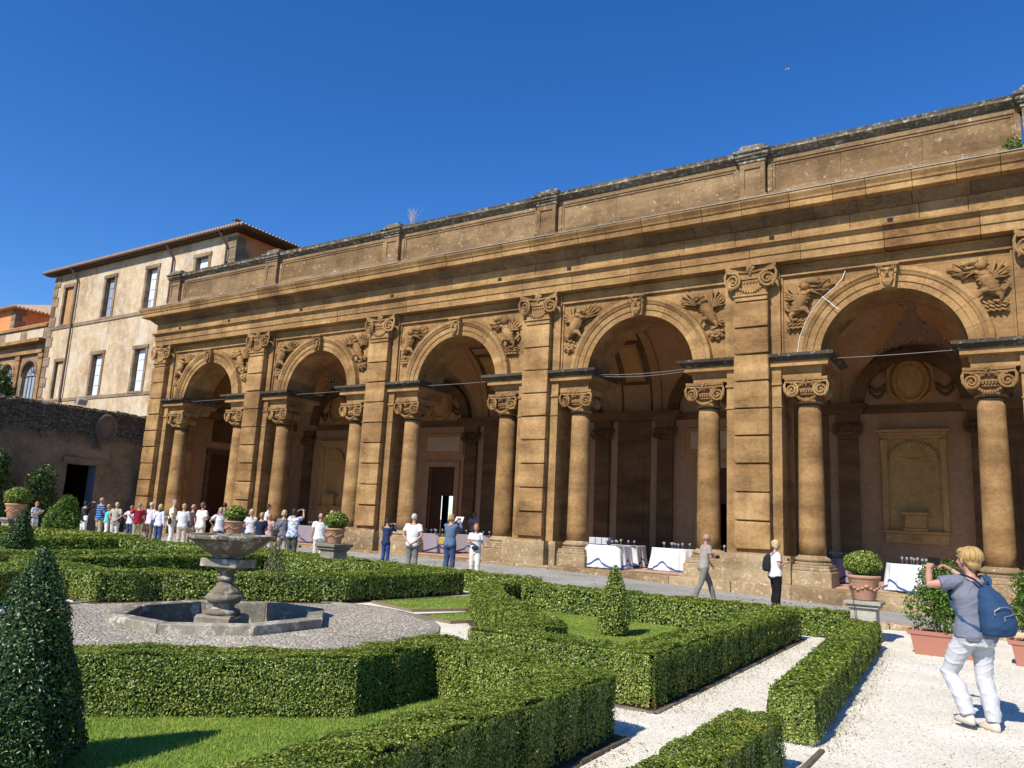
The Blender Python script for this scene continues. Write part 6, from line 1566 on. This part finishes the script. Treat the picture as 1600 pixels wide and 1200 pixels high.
put(346, 793, 18.6, 10, 'woman in white shirt with a thin dark strap across her back', [('bag', NV_, 'small dark crossbody bag of the woman in white shirt', 1)], shirt=W_, pants=JN, hair='dblond', arms=('hips', 'hips'), fat=1.12)
put(352, 786, 20.6, -30, 'dark haired man in purple shirt behind the woman with the strap', sex='m', shirt=(.22, .12, .24), pants=(.1, .1, .1), hair='dark', hstyle='man')
put(372, 797, 20.8, 30, 'dark haired woman almost hidden behind the potted ball over the bowl', shirt=(.25, .2, .2), pants=(.1, .1, .1), hair='brown')
put(394, 796, 18.8, 0, 'curly blond woman in white shirt with a navy pinafore', [('bag', (.05, .06, .14), 'slate blue bag on the back of the curly blond woman', -1)], shirt=W_, pants=(.08, .09, .16), hair='lblond', hstyle='curly', fat=1.15)
put(410, 801, 17.9, -20, 'blond woman in navy T shirt and jeans carrying a camera', [('camera', 'lens', 'black camera held at the hip by the woman in navy T shirt')], shirt=(.015, .02, .045), pants=JN, hair='dblond', arms=('hold', 'hold'), fat=1.08)
put(422, 803, 19.0, -10, 'woman with light brown hair in a pink shirt behind the navy T shirt', shirt=(.55, .35, .32), pants=(.45, .4, .33), hair='dblond')
put(420, 788, 22.0, -90, 'small dark haired figure in white shirt standing beside the column base', shirt=W_, pants=(.1, .1, .1), hair='dark', zoff=0)
put(445, 797, 18.2, 5, 'blond woman in fine striped grey top and beige trousers', [('bag', (.05, .045, .045), 'dark grey shoulder bag of the woman in fine stripes', -1)], skind='finestripe', sleeve='long', pants=(.44, .38, .32), hair='lblond', hstyle='bob')
put(461, 795, 17.8, -35, 'dark haired woman in floral shirt photographing with both arms raised', [('camera', 'lens', 'small camera held high by the woman in floral shirt')], skind='floral', pants=(.085, .08, .065), hair='dark', hstyle='bob', arms=('up', 'up'), fat=1.08)
put(502, 802, 18.4, 15, 'bald man in white shirt and cream trousers left of the stone pedestal', sex='m', shirt=(.78, .76, .72), pants=(.62, .58, .50), hair='grey', hstyle='bald', arms=('down', 'down'), fat=1.08)
put(519, 797, 19.6, -15, 'bald man in dark grey shirt behind the potted box ball', sex='m', shirt=(.07, .075, .075), pants=(.2, .18, .15), hair='grey', hstyle='bald', arms=('hips', 'hips'), fat=1.1)
put(606, 811, 18.9, -35, 'slim dark haired youth in navy pullover and shiny blue jeans taking a picture', [('camera', 'lens', 'small camera held by the slim youth in navy')], sex='m', shirt=(.02, .035, .09), sleeve='long', pants=(.025, .055, .17), hair='dark', hstyle='man', arms=('phone', 'phone'), fat=.86, shoes='shoe')
put(648, 803, 17.9, -20, 'white haired man in white shirt and grey trousers with hands behind him', sex='m', shirt=(.66, .66, .68), pants=(.17, .17, .155), hair='white', hstyle='man', arms=('behind', 'behind'), fat=1.1)
put(706, 803, 17.8, -30, 'blond woman in denim jacket and jeans holding up a camera and white paper', [('camera', 'lens', 'camera raised by the woman in denim jacket'), ('bag', (.42, .30, .05), 'mustard shoulder bag of the woman in denim jacket', -1), ('paper', 'cloth', 'white paper sheet held up by the woman in denim jacket')], shirt=(.09, .14, .23), sleeve='long', pants=(.04, .065, .13), hair='blond', hstyle='bob', arms=('phone', 'phone'), fat=1.05)
put(745, 819, 17.6, 175, 'red haired woman in white T shirt and cream trousers walking towards the garden', [('waist', (.03, .03, .035), 'black waist bag of the red haired woman in white')], shirt=W_, pants=(.66, .62, .55), hair='red', hstyle='bob', arms=('down', 'chest'), face=True, head=(.1, -.35), legs=(.08, -.06))
put(741, 800, 29.5, 170, 'dark haired waitress standing in shade behind the mauve tables', shirt=(.45, .42, .45), pants=(.02, .02, .02), hair='dark', hstyle='long', arms=('chest', 'chest'), face=True)
put(1100, 834, 18.0, -65, 'old bald man in beige shirt walking right with a camera round his neck', [('camera', 'lens', 'black camera hanging at the waist of the walking old man')], sex='m', shirt=(.30, .265, .23), pants=(.17, .165, .13), hair='grey', hstyle='bald', arms=('swing', 'chest'), legs=(.34, -.28), lean=.05, skin='skin2', face=True, fat=.98, head=(0, -.15))
put(1211, 856, 17.6, -70, 'curly blond woman in white T shirt and black trousers looking at her phone', [('phone', 'lens', 'phone in the hands of the curly blond woman'), ('backpack', (.015, .016, .02), 'black backpack of the curly blond woman')], shirt=W_, pants=(.008, .008, .01), hair='lblond', hstyle='curly', arms=('chest', 'chest'), fat=1.25, face=True, head=(0, -.35), hmin=1.5)
# sunglasses of the old man
x, zt = fa(1100, 834, 18.0)

# the woman in front, photographing
FX_, FY_ = g(1530, 1142); FX_ = fa(1523, 985, 8.86)[0]; FY_ = 8.86; phi = radians(46); HF = 1.66; loc = (FX_, FY_, 0)
armsF = (((-.40, .13, 1.37), (-.160, .40, 1.530)), ((.255, .25, 1.36), (.135, .41, 1.515)))
t, J, s, hp, rm, part = person(loc, phi, HF, 'woman in grey T shirt and white trousers photographing with raised arms, nearest person', shirt=(.155, .165, .21), pants=(.50, .50, .52), hair='goldb', hstyle='crop', arms=('phone', 'phone'), arms_xyz=armsF,
    legs=(.12, -.04), voxel=.0085, shoes='shoe_b', fat=1.20, hk=1.10, legs_xyz=(((-.135, .22, .50), (-.095, .03, .135)), ((.10, .02, .49), (.11, -.06, .085))), head=(.05, .02), lean=.02)
b = MB(); b.cbox(-.076, .076, -.006, .006, -.038, .038, .005); b.shift((0, .50, 1.60)); q = MB(); q.lathe([(.012, 0), (.012, .006)], 12); q.xform(Matrix.Translation((.05, .506, 1.62)) @ Matrix.Rotation(radians(-90), 4, 'X'))
carried('black phone held up by the nearest woman', 'phone', 'phone', t, s, b, M['lens'], loc, phi, [('lens', q, M['glass'])])
bp = thing('backpack', 'blue backpack with pale zips on the nearest woman', 'backpack', loc, phi)
def bring(z, y, rx, ry, n=24, tw=.0): return [(tw+rx*np.sign(cos(a))*abs(cos(a))**.8, y+ry*np.sign(sin(a))*abs(sin(a))**.8, z) for a in [2*pi*k/n for k in range(n)]]
b = MB(); b.loft([bring(.915, -.22, .10, .05, tw=.05), bring(.935, -.235, .155, .10, tw=.05), bring(1.0, -.245, .175, .125, tw=.05), bring(1.10, -.24, .170, .125, tw=.045), bring(1.20, -.225, .150, .115, tw=.035), bring(1.30, -.19, .115, .09, tw=.03), bring(1.37, -.155, .07, .055, tw=.02), bring(1.40, -.14, .035, .03, tw=.02)])
BPC = fabric((.022, .055, .12)); me = remesh(b, .011, 6, wr=.004, seed=1.3, wscale=12); me.materials.append(BPC); o = link(me, 'pouch', [], bp, smooth=True); o.scale = (s, s, s)
b = MB(); b.tube([(.05, -.13, 1.395), (.035, -.17, 1.45), (.0, -.13, 1.405)], [(.010, .006)]*3, 6)
me = b.mesh('handle'); me.materials.append(BPC); link(me, 'handle', [], bp).scale = (s, s, s)
for sd_ in (-1, 1):
    b = MB(); b.tube([(.02+sd_*.03, -.145, 1.38), (sd_*.09, -.115, 1.455), (sd_*.125, -.03, 1.490), (sd_*.135, .09, 1.44), (sd_*.150, .135, 1.33), (sd_*.175, .08, 1.17), (sd_*.185, -.05, 1.05), (.04+sd_*.13, -.17, .97)], [(.030, .008)]*5+[(.016, .005)]*3, 8)
    me = b.mesh('strap'); me.materials.append(BPC); link(me, 'strap', [], bp).scale = (s, s, s)
for pts in ([(-.09, -.345, 1.17), (-.04, -.362, 1.205), (.03, -.366, 1.215), (.09, -.358, 1.20), (.13, -.34, 1.15), (.15, -.325, 1.08)], [(.00, -.368, 1.12), (.07, -.372, 1.135), (.13, -.352, 1.15)]):
    b = MB(); b.tube(pts, .004, 5); b.tube([pts[0], (pts[0][0], pts[0][1]-.006, pts[0][2]-.04)], .005, 5); me = b.mesh('zip'); me.materials.append(M['steel']); link(me, 'zip', [], bp).scale = (s, s, s)
b = MB(); # thin spectacle arm and a wrist band
b.tube([hp((-.078, -.0, .012)), hp((-.072, .06, .015)), hp((-.045, .098, .015))], .003, 5); b.tube([hp((-.05+.025*cos(a), .098, .010+.02*sin(a))) for a in np.linspace(0, 6.28, 13)], .0025, 4)
part(b.mesh('spectacles'), 'spectacles', M['lens'])
b = MB(); w = np.array(J['wr', 0]); b.tube([(w[0]+.027*cos(a), w[1]-.02+.010*sin(a), w[2]-.02+.024*sin(a)) for a in np.linspace(0, 6.28, 13)], .003, 5); part(b.mesh('bracelet'), 'bracelet', M['steel'])
